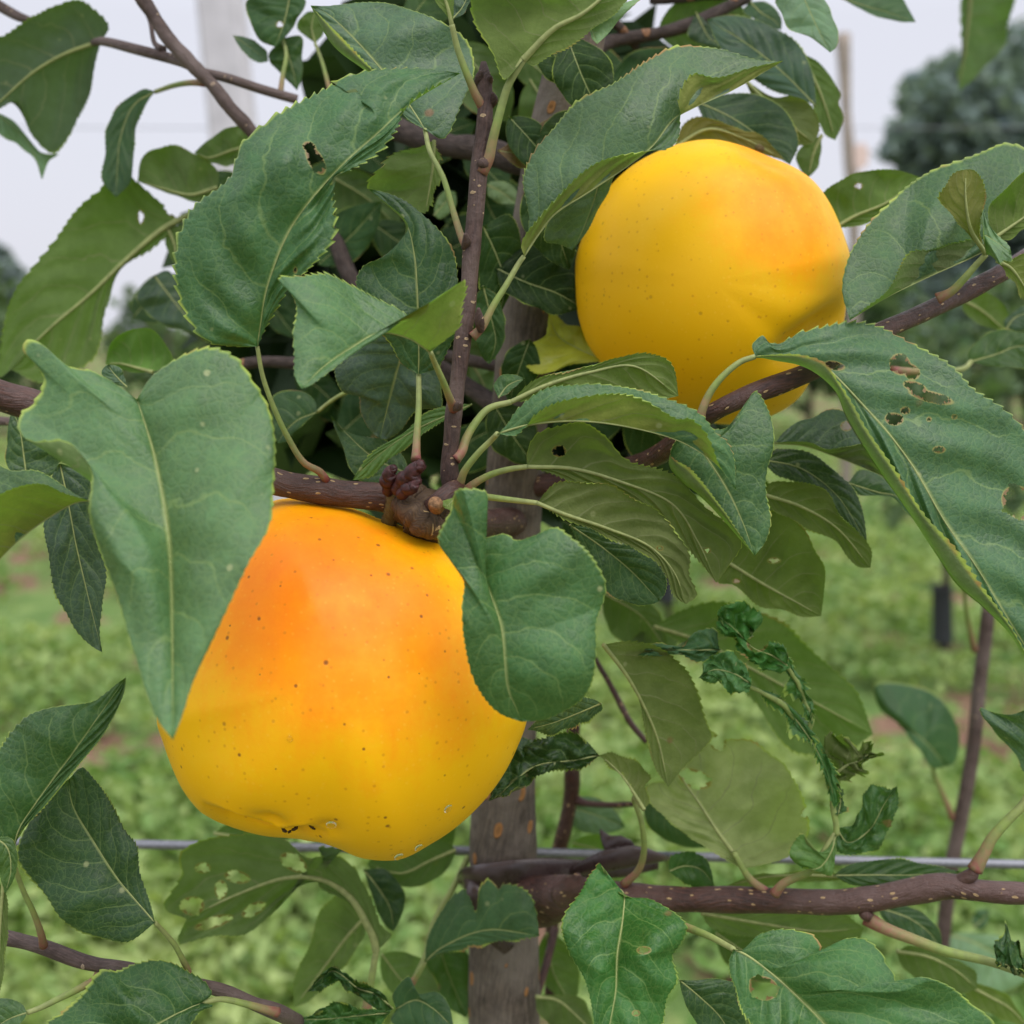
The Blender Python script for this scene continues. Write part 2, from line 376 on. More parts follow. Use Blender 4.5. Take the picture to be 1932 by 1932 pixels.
    if pet is not None:
        pp = np.vstack([PX(pet), base]) if len(pet) else None
        npt = 30; dd = np.linspace(petd if petd else d[0] + 8, d3[0], len(pp))
        Q = resample(np.column_stack([pp, dd]), npt)
        rr = np.linspace(petr * 1.25, petr * .8, npt) * (1 + .35 * np.exp(-np.linspace(0, 9, npt)))
        v, f, u = tube_geo(W(Q[:, 0], Q[:, 1], Q[:, 2]), rr * Q[:, 2] / 966 * TH / 1000, 10)
        u = np.stack([np.repeat(np.linspace(0, 1, npt), 11), u[:, 1]], 1); parts.append((v, f, u))
    if rib:
        q = n * 9 // 10; rr = np.linspace(petr * (.70 if under else .34), petr * (.16 if under else .07), q) * rib
        v, f, u = tube_geo(W(Mp[:q, 0], Mp[:q, 1], d3[:q]), rr * d3[:q] / 966 * TH / 1000, 8)
        u = np.stack([np.full(len(v), .9), u[:, 1]], 1); parts.append((v, f, u))
    for v, f, u in parts:
        V.append(v); UV.append(u); F += [tuple(z + off for z in ff) for ff in f]; FM += [1] * len(f); off += len(v)
    CH.append(np.zeros(sum(len(v) for v, f, u in parts)))
    o = new_obj('leaf', np.vstack(V), F, [mat or (M_LEAF if d3.mean() < 360 else M_LEAF_FAR), M_PET], parent, np.vstack(UV), FM)
    o.color = (col[0] * .78, col[1] * .96, col[2] * .68, 1)
    if holes:
        at_ = o.data.attributes.new('chew', 'FLOAT', 'POINT'); at_.data.foreach_set('value', np.concatenate(CH).astype(np.float32))
    if label: o['label'] = label
    return o
def HOLES(hs):
    for h in hs:
        p = PX(h[0])[0]; yield p[0], p[1], h[1] * .3418, h[2] * .3418, (h[3] if len(h) > 3 else 0.)

# ------------------------------------------------------------------ bark, fruit, metal, ground materials
def bark_material(name, base, dark, lent, dens=.80, lsc=260., stretch=.55, streak=False, rough=.5, grey=None):
    m = NT(name); uv = m.n('UVMap').outputs[0]; oc = m.n('TexCoord').outputs['Object']
    p = m.n('Mapping', {'Vector': uv, 'Scale': (1.0, stretch, 1.0) if not streak else (stretch, 1.0, 1.0)}).outputs[0]
    nz = m.noise(oc, 260, 6, .65)
    ps = m.n('Mapping', {'Vector': uv, 'Scale': (.14, 1.0, 1.0)}).outputs[0]
    st = m.noise(ps, 1500 if not streak else 900, 5, .6)
    big = m.noise(oc, 45, 3)
    p2 = m.n('VectorMath', {0: p, 1: m.n('VectorMath', {0: nz.outputs['Color'], 'Scale': .0012}, operation='SCALE')}, operation='ADD').outputs[0]
    vo = m.n('TexVoronoi', {'Vector': p2, 'Scale': lsc, 'Randomness': 1.0}, voronoi_dimensions='2D')
    rc = m.n('SeparateColor', {0: vo.outputs['Color']})
    sz = m.math('ADD', .07, m.math('MULTIPLY', rc.outputs[1], .20))
    near = m.math('SUBTRACT', sz, vo.outputs['Distance'])
    hit = m.math('MULTIPLY', m.ss(near, -.015, .035), m.math('GREATER_THAN', rc.outputs[0], dens))
    slit = m.math('MULTIPLY', m.ss(near, sz and .09, .15), hit)
    col = m.mix(m.ss(st.outputs[0], .35, .68), rgb(*dark), rgb(*base))
    col = m.mix(m.ss(nz.outputs[0], .42, .75, 0, .55), col, rgb(*[c * .55 for c in dark]))
    if grey: col = m.mix(m.ss(big.outputs[0], .38, .66, 0, .8), col, rgb(*grey))
    col = m.mix(hit, col, rgb(*lent))
    col = m.mix(m.math('MULTIPLY', slit, .5), col, rgb(*[c * .45 for c in lent]))
    h = m.math('ADD', m.math('MULTIPLY', st.outputs[0], .7), m.math('ADD', m.math('MULTIPLY', hit, .9), nz.outputs[0]))
    b = m.n('Bump', {'Strength': .9, 'Distance': .0009, 'Height': h})
    return m.out(m.n('BsdfPrincipled', {'Base Color': col, 'Roughness': m.ss(nz.outputs[0], .3, .7, rough, rough + .22), 'Specular IOR Level': .4, 'Normal': b}))
M_RED = bark_material('red_brown_bark', (.088, .033, .021), (.028, .012, .009), (.46, .31, .15), .76, 285., 2.3, rough=.30, grey=(.100, .056, .046))
M_SHOOT = bark_material('young_shoot_bark', (.090, .050, .038), (.042, .023, .019), (.42, .30, .17), .80, 620., .5, rough=.55, grey=(.13, .09, .075))
M_PURP = bark_material('purple_twig_bark', (.105, .068, .056), (.052, .033, .027), (.34, .25, .17), .88, 420., .6, rough=.5, grey=(.15, .112, .10))
M_TRUNK = bark_material('grey_trunk_bark', (.140, .108, .082), (.052, .040, .030), (.33, .155, .05), .70, 150., .55, streak=True, rough=.7, grey=(.19, .158, .128))
M_DARKB = bark_material('dark_trunk_bark', (.075, .052, .042), (.035, .025, .021), (.24, .12, .06), .84, 130., .6, rough=.7)
M_SPUR = bark_material('knobbly_spur_bark', (.115, .066, .028), (.048, .026, .013), (.44, .30, .13), .66, 300., 1.3, rough=.5)
M_STUB = bark_material('fruit_spur_bark', (.145, .115, .035), (.095, .07, .026), (.30, .22, .09), .93, 700., 1., rough=.6)

def simple(name, c, rough=.6, nsc=200., namt=.25, spec=.4, metal=0., bump=.3, bd=.0006, coat=0.):
    m = NT(name); oc = m.n('TexCoord').outputs['Object']; nz = m.noise(oc, nsc, 5, .6)
    col = m.mix(m.ss(nz.outputs[0], .3, .7), rgb(*[x * (1 - namt) for x in c]), rgb(*[x * (1 + namt) for x in c]))
    b = m.n('Bump', {'Strength': bump, 'Distance': bd, 'Height': nz.outputs[0]})
    return m.out(m.n('BsdfPrincipled', {'Base Color': col, 'Roughness': m.ss(nz.outputs[0], .3, .7, rough - .07, rough + .1), 'Specular IOR Level': spec, 'Metallic': metal, 'Normal': b, 'Coat Weight': coat}))
M_WIRE = simple('galvanised_wire', (.20, .205, .225), .50, 900., .18, .5, .6, .25, .0002)
M_TIE = simple('brown_rubber', (.045, .028, .026), .30, 120., .22, .5, 0., .25, .0008)
M_POST = simple('pale_concrete', (.50, .48, .50), .9, 14., .10, .3, 0., .3, .004)
M_STAKE = simple('weathered_stake', (.26, .22, .18), .85, 30., .25, .2, 0., .3, .003)
M_GUARD = simple('black_plastic', (.018, .020, .022), .55, 60., .2)
M_BUD = simple('dry_bud_scale', (.045, .013, .013), .5, 700., .45, .35, 0., .5, .0005)
M_SCAR = simple('cut_wood', (.20, .11, .055), .8, 1200., .5, .2, 0., .7, .0005)
M_DRY = simple('dry_sepal', (.05, .03, .012), .8, 900., .5, .2, 0., .5, .0005)
M_TAG = simple('peach_plastic', (.60, .46, .40), .6, 40., .06)

def apple_material(name, yel, org, red, spots=.85):
    m = NT(name); oc = m.n('TexCoord').outputs['Object']
    bl = m.n('Attribute', attribute_name='blush').outputs['Fac']
    n1 = m.noise(oc, 70, 6, .62); n2 = m.noise(oc, 900, 3, .6); n3 = m.noise(m.n('Mapping', {'Vector': oc, 'Scale': (1, 1, .22)}).outputs[0], 240, 4, .6)
    b = m.math('ADD', bl, m.math('MULTIPLY', m.math('SUBTRACT', n1.outputs[0], .5), .55))
    b = m.math('ADD', b, m.math('MULTIPLY', m.math('SUBTRACT', n3.outputs[0], .5), .26))
    b = m.math('ADD', b, m.math('MULTIPLY', m.math('SUBTRACT', n2.outputs[0], .5), .14))
    cr = m.n('ValToRGB', {0: b}); e = cr.color_ramp.elements
    e[0].position = .10; e[0].color = rgb(*yel); e[1].position = .95; e[1].color = rgb(*red)
    k = e.new(.52); k.color = rgb(*org)
    col = cr.outputs[0]
    # lenticels: fine pale-brown dots and a few larger corky ones
    v = m.n('TexVoronoi', {'Vector': oc, 'Scale': 420.}); vc = m.n('SeparateColor', {0: v.outputs['Color']})
    d1 = m.math('MULTIPLY', m.ss(v.outputs['Distance'], .24, .10), m.math('GREATER_THAN', vc.outputs[0], .55))
    v3 = m.n('TexVoronoi', {'Vector': oc, 'Scale': 560.}); vc3 = m.n('SeparateColor', {0: v3.outputs['Color']})
    d3 = m.math('MULTIPLY', m.ss(v3.outputs['Distance'], .30, .08), m.math('GREATER_THAN', vc3.outputs[0], .5))
    col = m.mix(m.math('MULTIPLY', d3, .14), col, rgb(.95, .60, .09))
    n4 = m.noise(oc, 26, 5, .7); col = m.mix(m.ss(n4.outputs[0], .48, .74, 0, .22), col, rgb(.86, .60, .05))
    col = m.mix(m.math('MULTIPLY', d1, .36), col, rgb(.42, .12, .01))
    v2 = m.n('TexVoronoi', {'Vector': oc, 'Scale': 230.}); vc2 = m.n('SeparateColor', {0: v2.outputs['Color']})
    d2 = m.math('MULTIPLY', m.ss(v2.outputs['Distance'], m.math('ADD', .06, m.math('MULTIPLY', vc2.outputs[1], .15)), .05), m.math('GREATER_THAN', vc2.outputs[0], .55))
    col = m.mix(m.math('MULTIPLY', d2, spots), col, rgb(.16, .055, .012))
    h = m.math('ADD', m.math('MULTIPLY', n2.outputs[0], .5), m.math('MULTIPLY', d2, -.6))
    bp = m.n('Bump', {'Strength': .18, 'Distance': .0005, 'Height': h})
    p = m.n('BsdfPrincipled', {'Base Color': col, 'Roughness': m.ss(n1.outputs[0], .3, .7, .40, .54), 'Specular IOR Level': .20, 'Normal': bp,
        'Subsurface Weight': .06, 'Subsurface Radius': (1.0, .5, .12), 'Subsurface Scale': .006})
    return m.out(p)
M_APPLE = apple_material('ripe_apple_skin', (.86, .46, .003), (.90, .285, .002), (.84, .19, .005))
M_APPLE2 = apple_material('ripe_yellow_apple_skin', (.80, .44, .003), (.90, .30, .004), (.84, .20, .008), .35)

def water_material():
    m = NT('water_bead'); g = m.n('BsdfPrincipled', {'Base Color': rgb(1, 1, 1), 'Roughness': .08, 'IOR': 1.22, 'Transmission Weight': 1.})
    return m.out(g)
M_WATER = water_material()

def ground_material():
    m = NT('weedy_soil'); oc = m.n('TexCoord').outputs['Object']
    a = m.noise(oc, 2.2, 5, .55); b = m.noise(oc, 9, 5, .6); c = m.noise(oc, 45, 4, .6)
    g = m.mix(m.ss(b.outputs[0], .3, .7), rgb(.10, .17, .045), rgb(.20, .27, .085))
    g = m.mix(m.ss(c.outputs[0], .35, .7, 0, .6), g, rgb(.055, .105, .03))
    soil = m.mix(m.ss(c.outputs[0], .3, .7), rgb(.13, .075, .05), rgb(.23, .14, .095))
    mask = m.ss(m.math('ADD', m.math('MULTIPLY', a.outputs[0], .65), m.math('MULTIPLY', b.outputs[0], .35)), .49, .55)
    col = m.mix(mask, g, soil)
    bp = m.n('Bump', {'Strength': .8, 'Distance': .03, 'Height': c.outputs[0]})
    return m.out(m.n('BsdfPrincipled', {'Base Color': col, 'Roughness': .95, 'Specular IOR Level': .1, 'Normal': bp}))
M_GROUND = ground_material()
def foliage_material(name, c1, c2, trans=.3):
    m = NT(name); at = m.n('Attribute', attribute_name='tone').outputs['Fac']
    col = m.mix(at, rgb(*c1), rgb(*c2))
    p = m.n('BsdfPrincipled', {'Base Color': col, 'Roughness': .55, 'Specular IOR Level': .3})
    t = m.n('BsdfTranslucent', {'Color': m.mix(1.0, col, rgb(1.5, 1.6, .7), 'MULTIPLY')})
    return m.out(m.n('MixShader', {0: trans, 1: p, 2: t}))
M_WEED = foliage_material('weed_leaves', (.115, .215, .05), (.31, .38, .135))
M_FARTREE = foliage_material('far_tree_leaves', (.12, .175, .175), (.21, .27, .22), .2)  # pale bluish leaf colour stands in for distance haze
M_HAZETINT_TREE = foliage_material('haze_tinted_far_leaves', (.16, .21, .215), (.23, .28, .27), .15)  # haze put into the leaf colour as a paler blue-grey
M_CROWN_SHADE_TONE = foliage_material('shade_toned_crown_leaves', (.016, .034, .013), (.045, .085, .028), .2)  # dark variant of the foliage, inner crown shade put into its colour
M_ROW = foliage_material('orchard_row_leaves', (.045, .095, .04), (.13, .18, .075))

# ------------------------------------------------------------------ ground and far setting
gx, gy = 90, 110
xs = np.linspace(-70, 70, gx); ys = np.concatenate([np.linspace(-4, 10, 80), np.linspace(10.6, 70, 30)])
X, Y = np.meshgrid(xs, ys); Z = .03 * np.sin(X * 1.7 + Y) * np.sin(Y * .9) - .03
V = np.stack([X, Y, Z], -1).reshape(-1, 3)
F = [(i * gx + j, i * gx + j + 1, (i + 1) * gx + j + 1, (i + 1) * gx + j) for i in range(len(ys) - 1) for j in range(gx - 1)]
g = new_obj('ground', V, F, M_GROUND, origin=(0, 0, 0)); g['kind'] = 'structure'

def leaf_cloud(C, size, rngs, up=.5, aspect=.55):
    "one diamond-ish six-sided leaf per centre"
    n = len(C); a = rngs.normal(size=(n, 3)); a[:, 2] *= .7; a /= np.linalg.norm(a, axis=1)[:, None]
    nn = rngs.normal(size=(n, 3)); nn[:, 2] += up * 3; b = np.cross(nn, a); b /= np.linalg.norm(b, axis=1)[:, None] + 1e-9
    c = np.cross(a, b); L = (size * rngs.uniform(.6, 1.35, n))[:, None]; Wd = L * aspect
    P = np.stack([C - a * L * .5, C - a * L * .1 + b * Wd * .5 + c * L * .06, C + a * L * .25 + b * Wd * .38 + c * L * .05,
                  C + a * L * .55 - c * L * .1, C + a * L * .25 - b * Wd * .38 + c * L * .05, C - a * L * .1 - b * Wd * .5 + c * L * .06], 1).reshape(-1, 3)
    i = np.arange(n)[:, None] * 6
    F = np.concatenate([i + [0, 1, 2, 3], i + [0, 3, 4, 5]], 0)
    return P, F.tolist()
def set_tone(o, per, vals):
    a = o.data.attributes.new('tone', 'FLOAT', 'POINT'); a.data.foreach_set('value', np.repeat(vals, per).astype(np.float32))

# low weeds: clumps, thinner where bare soil shows
N = 46000
dist = 1.1 * (13 / 1.1) ** rng.random(N); ang = rng.uniform(-.62, .62, N)
cx, cy = np.sin(ang) * dist, np.cos(ang) * dist
dens = np.sin(cx * 3.1 + 1.3) * np.sin(cy * 2.3 + .4) + .6 * np.sin(cx * 7 + cy * 5) + rng.normal(size=N) * .45
keep = dens > -.15
for (u_, v_, rx_, ry_) in ((1490, 1395, .17, .10), (1840, 1335, .22, .16), (225, 1412, .20, .12), (330, 1850, .14, .07), (20, 1440, .2, .14), (1150, 1375, .16, .12), (600, 1800, .1, .06), (1420, 1110, .3, .3), (120, 1160, .4, .35)):
    gp = GND(u_, v_); keep &= ((cx - gp[0]) / rx_) ** 2 + ((cy - gp[1]) / ry_) ** 2 > 1 + .3 * np.sin(7 * np.arctan2(cy - gp[1], cx - gp[0]))
cx, cy = cx[keep], cy[keep]; n0 = len(cx)
reps = 4; C = np.stack([np.repeat(cx, reps) + rng.normal(size=n0 * reps) * .05, np.repeat(cy, reps) + rng.normal(size=n0 * reps) * .05, np.abs(rng.normal(size=n0 * reps)) * .032 + .005], 1)
P_, F_ = leaf_cloud(C, .046, rng, .35, .5)
o = new_obj('ground_cover', P_, F_, M_WEED, smooth=False); tag(o, 'low bright green weeds and grass covering the orchard floor', 'weeds', kind='stuff')
tn = np.clip(.45 + .3 * np.sin(C[:, 0] * 2.3) * np.cos(C[:, 1] * 1.9) + .3 * np.sin(C[:, 0] * 9 + 1) * np.sin(C[:, 1] * 7.3) + rng.normal(size=len(C)) * .22, 0, 1); set_tone(o, 6, tn)

def bush_tree(name, label, cat, base, h, trunk_r, clumps, leaf_n, leaf_sz, mat, group=None, stem_top=.8, seed=1, lean=0.0):
    r = np.random.default_rng(seed); base = np.array(base, float)
    t = empty(name, base, label, cat, group)
    k = 12; zz = np.linspace(0, stem_top * h, k)
    P = base + np.stack([lean * zz + r.normal(size=k).cumsum() * .006 * h, r.normal(size=k).cumsum() * .006 * h, zz], 1)
    parts = [tube_geo(P, np.linspace(trunk_r, trunk_r * .35, k), 8)]
    for c, rad in clumps:
        tgt = base + np.array(c); j = int(np.clip((c[2] * .6) / (stem_top * h) * k, 1, k - 2))
        mid = (P[j] + tgt) / 2 + np.array([0, 0, .05 * h]); parts.append(tube_geo(resample(np.array([P[j], mid, tgt]), 8), np.linspace(trunk_r * .45, trunk_r * .12, 8), 6))
    v, f, u = merge(parts); new_obj('trunk', v, f, M_DARKB, t, u)
    C = []
    for c, rad in clumps:
        n = int(leaf_n * rad ** 2 / sum(q[1] ** 2 for q in clumps)); d = r.normal(size=(n, 3)); d /= np.linalg.norm(d, axis=1)[:, None]
        C.append(base + np.array(c) + d * (rad * r.random(n) ** .42 * (1 + .28 * np.sin(d[:, 0] * 5 + c[0] * 9) * np.sin(d[:, 2] * 6)))[:, None])
    C = np.vstack(C); v, f = leaf_cloud(C, leaf_sz, r, .4)
    cr = new_obj('crown', v, f, mat, t, smooth=False); set_tone(cr, 6, np.clip(r.normal(size=len(C)) * .28 + .45, 0, 1))
    return t
def far_at(u, v, dist): return W(u, v, dist * 1000)
# the big dark tree on the horizon and smaller ones along it
def big_tree(name, label, u, vtop, dist, width_px, seed, mat=M_FARTREE, n=9000, lsz=.30, group='trees along the horizon'):
    top = far_at(u, vtop, dist); base = np.array([top[0], top[1], 0.0]); h = top[2]; wd = width_px / 966 * TH * dist / 2
    r = np.random.default_rng(seed); cl = []
    for i in range(34):
        a = r.uniform(0, 6.28); q = r.random() ** .6; z = r.uniform(.06, .92); rr = wd * (1 - .5 * abs(z - .5)) * q * .8
        cl.append(((math.cos(a) * rr, math.sin(a) * rr, h * z), wd * r.uniform(.17, .36)))
    return bush_tree(name, label, 'tree', base, h, .06 * h * .5, cl, n, lsz, mat, group, .75, seed)
big_tree('broadleaf_tree', 'large dark blue-green tree on the horizon, largest of the far trees', 1850, 78, 24, 640, 11, n=52000, lsz=.27)
big_tree('broadleaf_tree', 'low far tree on the horizon beside the thin grey stake', 1655, 445, 30, 120, 12, n=2500)
big_tree('broadleaf_tree', 'haze-tinted far tree at the left edge of the photo', -25, 462, 40, 170, 13, M_HAZETINT_TREE, 4000, .4)
big_tree('broadleaf_tree', 'far tree behind the middle of the apple tree', 900, 470, 50, 420, 15, n=4000, lsz=.45)
# young trees of the next rows
for i, (u, v, hh, lab, gd) in enumerate([
        (1782, 1262, 1.00, 'young orchard tree with a black guard on its foot, near the right edge', True),
        (1262, 1180, .95, 'young orchard tree with a black guard seen behind the hanging leaves', True),
        (1700, 900, 1.05, 'leafy young orchard tree in the second row at right', False),
        (1880, 860, 1.1, 'leafy young orchard tree in the second row at the right edge', False),
        (640, 1000, 1.0, 'young orchard tree seen past the pale concrete post', False),
        (330, 980, 1.05, 'young orchard tree seen left of the pale concrete post', False)]):
    gpt = GND(u, v); r = np.random.default_rng(40 + i)
    cl = [((r.normal() * .16, r.normal() * .16, hh * z), r.uniform(.10, .17)) for z in np.linspace(.62 if gd else .42, .98, 7)]
    t = bush_tree('young_apple_tree', lab, 'tree', (gpt[0], gpt[1], 0), hh, .016, cl, 420, .075, M_ROW, 'young trees of the next orchard rows', 1.0, 60 + i, .03)
    if gd:
        # split plastic tube with a rolled lip, clipped round the stem
        a = np.linspace(.25, 2 * np.pi - .05, 22); prof = [(z * .80, r_ * 1.08) for z, r_ in [(0, .031), (.004, .033), (.012, .0315), (.20, .030), (.225, .031), (.232, .033), (.235, .030), (.232, .0265), (.2, .0262), (.01, .0275)]]
        Vg = np.array([[gpt[0] - .012 + rr * math.cos(q) - .07 * z, gpt[1] + rr * math.sin(q), z + .09] for z, rr in prof for q in a]); m_ = len(a)
        Fg = [(i_ * m_ + j, i_ * m_ + j + 1, (i_ + 1) * m_ + j + 1, (i_ + 1) * m_ + j) for i_ in range(len(prof) - 1) for j in range(m_ - 1)]
        tag(new_obj('trunk_guard', Vg, Fg, M_GUARD), 'black plastic tube guard at the foot of the young tree ' + ('near the right edge' if u > 1500 else 'behind the hanging leaves'), 'trunk guard', 'black trunk guards')

rr_ = np.random.default_rng(5); proto = None
for k in range(26):
    x = -7.2 + 14.4 * (k + rr_.uniform(-.25, .25)) / 25; y = 11.5 + rr_.uniform(-1.2, 1.6); q = rr_.uniform(.82, 1.1)
    if proto is None:
        cl = [((rr_.normal() * .22, rr_.normal() * .22, 1.35 * z), rr_.uniform(.18, .30)) for z in np.linspace(.30, .98, 9)]
        proto = bush_tree('orchard_tree', 'blurred bushy tree in the far orchard row along the horizon', 'tree', (x, y, 0), 1.35, .03, cl, 500, .14, M_ROW, 'far orchard row', .9, 91, .02)
    else:
        r2 = proto.copy(); COL.objects.link(r2); r2.location = (x, y, 0); r2.rotation_euler = (0, 0, rr_.uniform(0, 6.28)); r2.scale = (q, q, q)
        for ch in list(proto.children):
            c2 = ch.copy(); COL.objects.link(c2); c2.parent = r2
# pale concrete post with chamfered corners
pb = GND(534, 1250); pw = .064; ch = .012
sec = [(-pw, -pw + ch), (-pw + ch, -pw), (pw - ch, -pw), (pw, -pw + ch), (pw, pw - ch), (pw - ch, pw), (-pw + ch, pw), (-pw, pw - ch)]
zs = [-.05, 0.9, 1.8, 2.55, 2.58]; Vp = [(pb[0] + x * (1 if z < 2.56 else .8) - .058 * z, pb[1] + y * (1 if z < 2.56 else .8), z) for z in zs for x, y in sec]
Fp = [(i * 8 + j, i * 8 + (j + 1) % 8, (i + 1) * 8 + (j + 1) % 8, (i + 1) * 8 + j) for i in range(4) for j in range(8)] + [tuple(range(32, 40))]
tag(new_obj('concrete_post', Vp, Fp, M_POST, smooth=False), 'tall pale grey concrete post rising behind the left branches', 'post')
# thin weathered stake with a peach tag
st = np.vstack([W(1590, 66, 6200), W(1594, 150, 6200), W(1598, 240, 6200), W(1606, 330, 6200), W(1612, 480, 6200)]); st = np.vstack([st, [st[-1][0] + .03, st[-1][1] + .05, -.02]])
v, f, u = tube_geo(resample(st, 40), .034 * (1 + .10 * smoothnoise(40, 14, 3)), 10)
tag(new_obj('wooden_stake', v, f, M_STAKE, uv=u), 'thin weathered grey stake standing against the sky at right', 'stake')
tp = W(1622, 294, 6150); qs = []
for k, (dx, dz) in enumerate([(-.03, .05), (.02, .07), (.05, .02), (.04, -.05), (-.01, -.08), (-.03, -.04)]): qs.append((dx, dz))
Vt = [(tp[0] + x, tp[1] + y + .006 * math.sin(x * 120), tp[2] + z) for y in (0, .003) for x, z in qs]
Ft = [tuple(range(5, -1, -1)), tuple(range(6, 12))] + [(j, (j + 1) % 6, 6 + (j + 1) % 6, 6 + j) for j in range(6)]
tag(new_obj('plastic_tag', Vt, Ft, M_TAG, smooth=False), 'small peach coloured tag tied to the thin grey stake', 'tag')
# far trellis wires run post to post
for i, z in enumerate((1.72, 2.28)):
    P = np.stack([np.linspace(-4.2, 4.2, 30), np.full(30, pb[1] + .08), np.full(30, z) + .02 * np.linspace(-1, 1, 30) ** 2], 1); v, f, u = tube_geo(P, .0016, 6)
    tag(new_obj('trellis_wire', v, f, M_WIRE, uv=u), ('lower' if i == 0 else 'upper') + ' of the two thin wires on the concrete post, faint against the sky', 'wire', 'far trellis wires')

# ------------------------------------------------------------------ trellis wire and tie
def DV(v, Yw): return 1000 * Yw / (math.cos(PITCH) - (v - 966) / 966 * TH * math.sin(PITCH))
wp = [(-700, 1574), (0, 1588), (253, 1593), (873, 1605), (1323, 1617), (1932, 1631), (2600, 1646)]
P = np.vstack([W(u, v, DV(v, .4185)) for u, v in wp]); v, f, u = tube_geo(resample(P, 120), .00172, 14)
tag(new_obj('trellis_wire', v, f, M_WIRE, uv=u), 'thick galvanised wire running level behind the lower trunk', 'wire')
def strap_geo(pts, r, fl=.3, n=50, ns=16):
    P = np.array(pts, float); rr = np.interp(np.linspace(0, 1, n), np.linspace(0, 1, len(r)), r); Q = resample(P, n)
    c = W(Q[:, 0], Q[:, 1], Q[:, 2]); rm = rr * Q[:, 2] / 966 * TH / 1000; v, f, u = tube_geo(c, rm, ns)
    cc = np.repeat(c, ns + 1, 0); dlt = v - cc; comp = dlt @ AX_F; v = v - np.outer(comp * (1 - fl), AX_F)
    return v, f, u
tie = empty('tree_tie', W(1000, 1650, 420), 'dark brown rubber tie holding the trunk to the wire', 'tie')
v, f, u = merge([strap_geo([(893, 1668, 440), (881, 1656, 428), (905, 1652, 414), (960, 1650, 409), (1030, 1644, 410), (1110, 1641, 413), (1180, 1640, 415), (1240, 1630, 418)], [18, 22, 27, 27, 22, 17, 14, 10], .22),
                 strap_geo([(885, 1648, 424), (896, 1685, 412), (908, 1720, 410), (930, 1760, 412), (960, 1790, 414)], [14, 19, 20, 18, 15], .22)])
new_obj('band', v, f, M_TIE, tie, u)
v, f, u = merge([strap_geo([(1072, 1648, 412), (1110, 1634, 407), (1155, 1622, 403), (1200, 1615, 403), (1240, 1618, 407), (1262, 1620, 413)], [8, 15, 21, 21, 15, 4], .34),
                 strap_geo([(1195, 1618, 410), (1168, 1602, 410), (1146, 1586, 411), (1136, 1572, 412), (1133, 1566, 413)], [16, 27, 24, 11, 2], .12)])
new_obj('knot', v, f, M_TIE, tie, u)

# ------------------------------------------------------------------ the apple tree: trunk and branches
tb = np.array([W(950, 1932, DV(1932, .40))[0] - .002, .40, 0.0])
TREE = empty('apple_tree', tb, 'young apple tree with grey trunk, red-brown branches and serrated green leaves', 'tree')
tr = [(951, 1932, 67), (950, 1700, 65), (950, 1500, 61), (958, 1250, 58), (966, 1000, 56), (980, 780, 55), (1000, 560, 53), (1022, 400, 52), (1050, 250, 52), (1085, 100, 52), (1105, -60, 50), (1130, -300, 46)]
P = np.vstack([[tb - (0, 0, .02)], [tb + (0, 0, .35)]] + [W(u, v, DV(v, .40)) for u, v, r in tr]); rr = np.array([.018, .0148] + [r * DV(v, .40) / 966 * TH / 1000 for u, v, r in tr])
Q = resample(np.column_stack([P, rr * 50]), 160); v, f, u = tube_geo(Q[:, :3], Q[:, 3] / 50 * (1 + .02 * smoothnoise(160, 40, 9)), 32)
trunk = new_obj('trunk', v, f, M_TRUNK, TREE, u)
def branch(specs, mat, label=None, name='branch'):
    v, f, u = merge([tube_px(*a, **k) for a, k in specs]); o = new_obj(name, v, f, mat, TREE, u)
    if label: o['label'] = label
    return o
S2 = branch([(('-80,714 0,745 65,764 280,838 523,909 634,930 730,942 790,962 850,984 905,990 970,985', [286, 290, 293, 300, 308, 312, 316, 320, 340, 370, 400], [30, 29, 29, 28, 27, 27, 28, 31, 30, 28, 30]), dict(n=140, ns=20, wob=.8, seed=3)),
             (('812,962 826,948 852,926 866,918', [306, 304, 306, 308], [20, 19, 18, 15]), dict(n=24, ns=16))], M_RED, 'thick red-brown fruiting branch with pale oval lenticels above the front apple')
v, f, u = merge([tube_px('736,936 768,948 805,972 828,1000 836,1030', [315, 314, 314, 319, 326], [24, 41, 49, 41, 20], 60, 22, wob=2.2, seed=9), tube_px('752,948 778,968 806,990 830,1002', [309, 305, 305, 309], [18, 27, 27, 18], 40, 18, wob=1.0, seed=19)])
sp_ = new_obj('spur', v, f, M_SPUR, S2, u); sp_['label'] = 'knobbly tan-brown fruit spur with oval scars'
v, f, u = tube_px('824,956 821,950 819,946', [300, 297, 296], [15, 14, 11], 12, 16); new_obj('pruning_scar', v, f, M_SCAR, S2, u)
for sp, d_, r_ in (('735,925 731,908 737,890 748,880', [309, 306, 304, 303], [11, 15, 12, 4]), ('752,922 765,905 782,888 801,872', [305, 302, 300, 299], [13, 17, 16, 9]), ('760,930 775,918 795,905', [303, 300, 300], [12, 13, 6])):
    v, f, u = tube_px(sp, d_, r_, 24, 12, 2.0, 5); new_obj('bud_scale', v, f, M_BUD, S2, u)
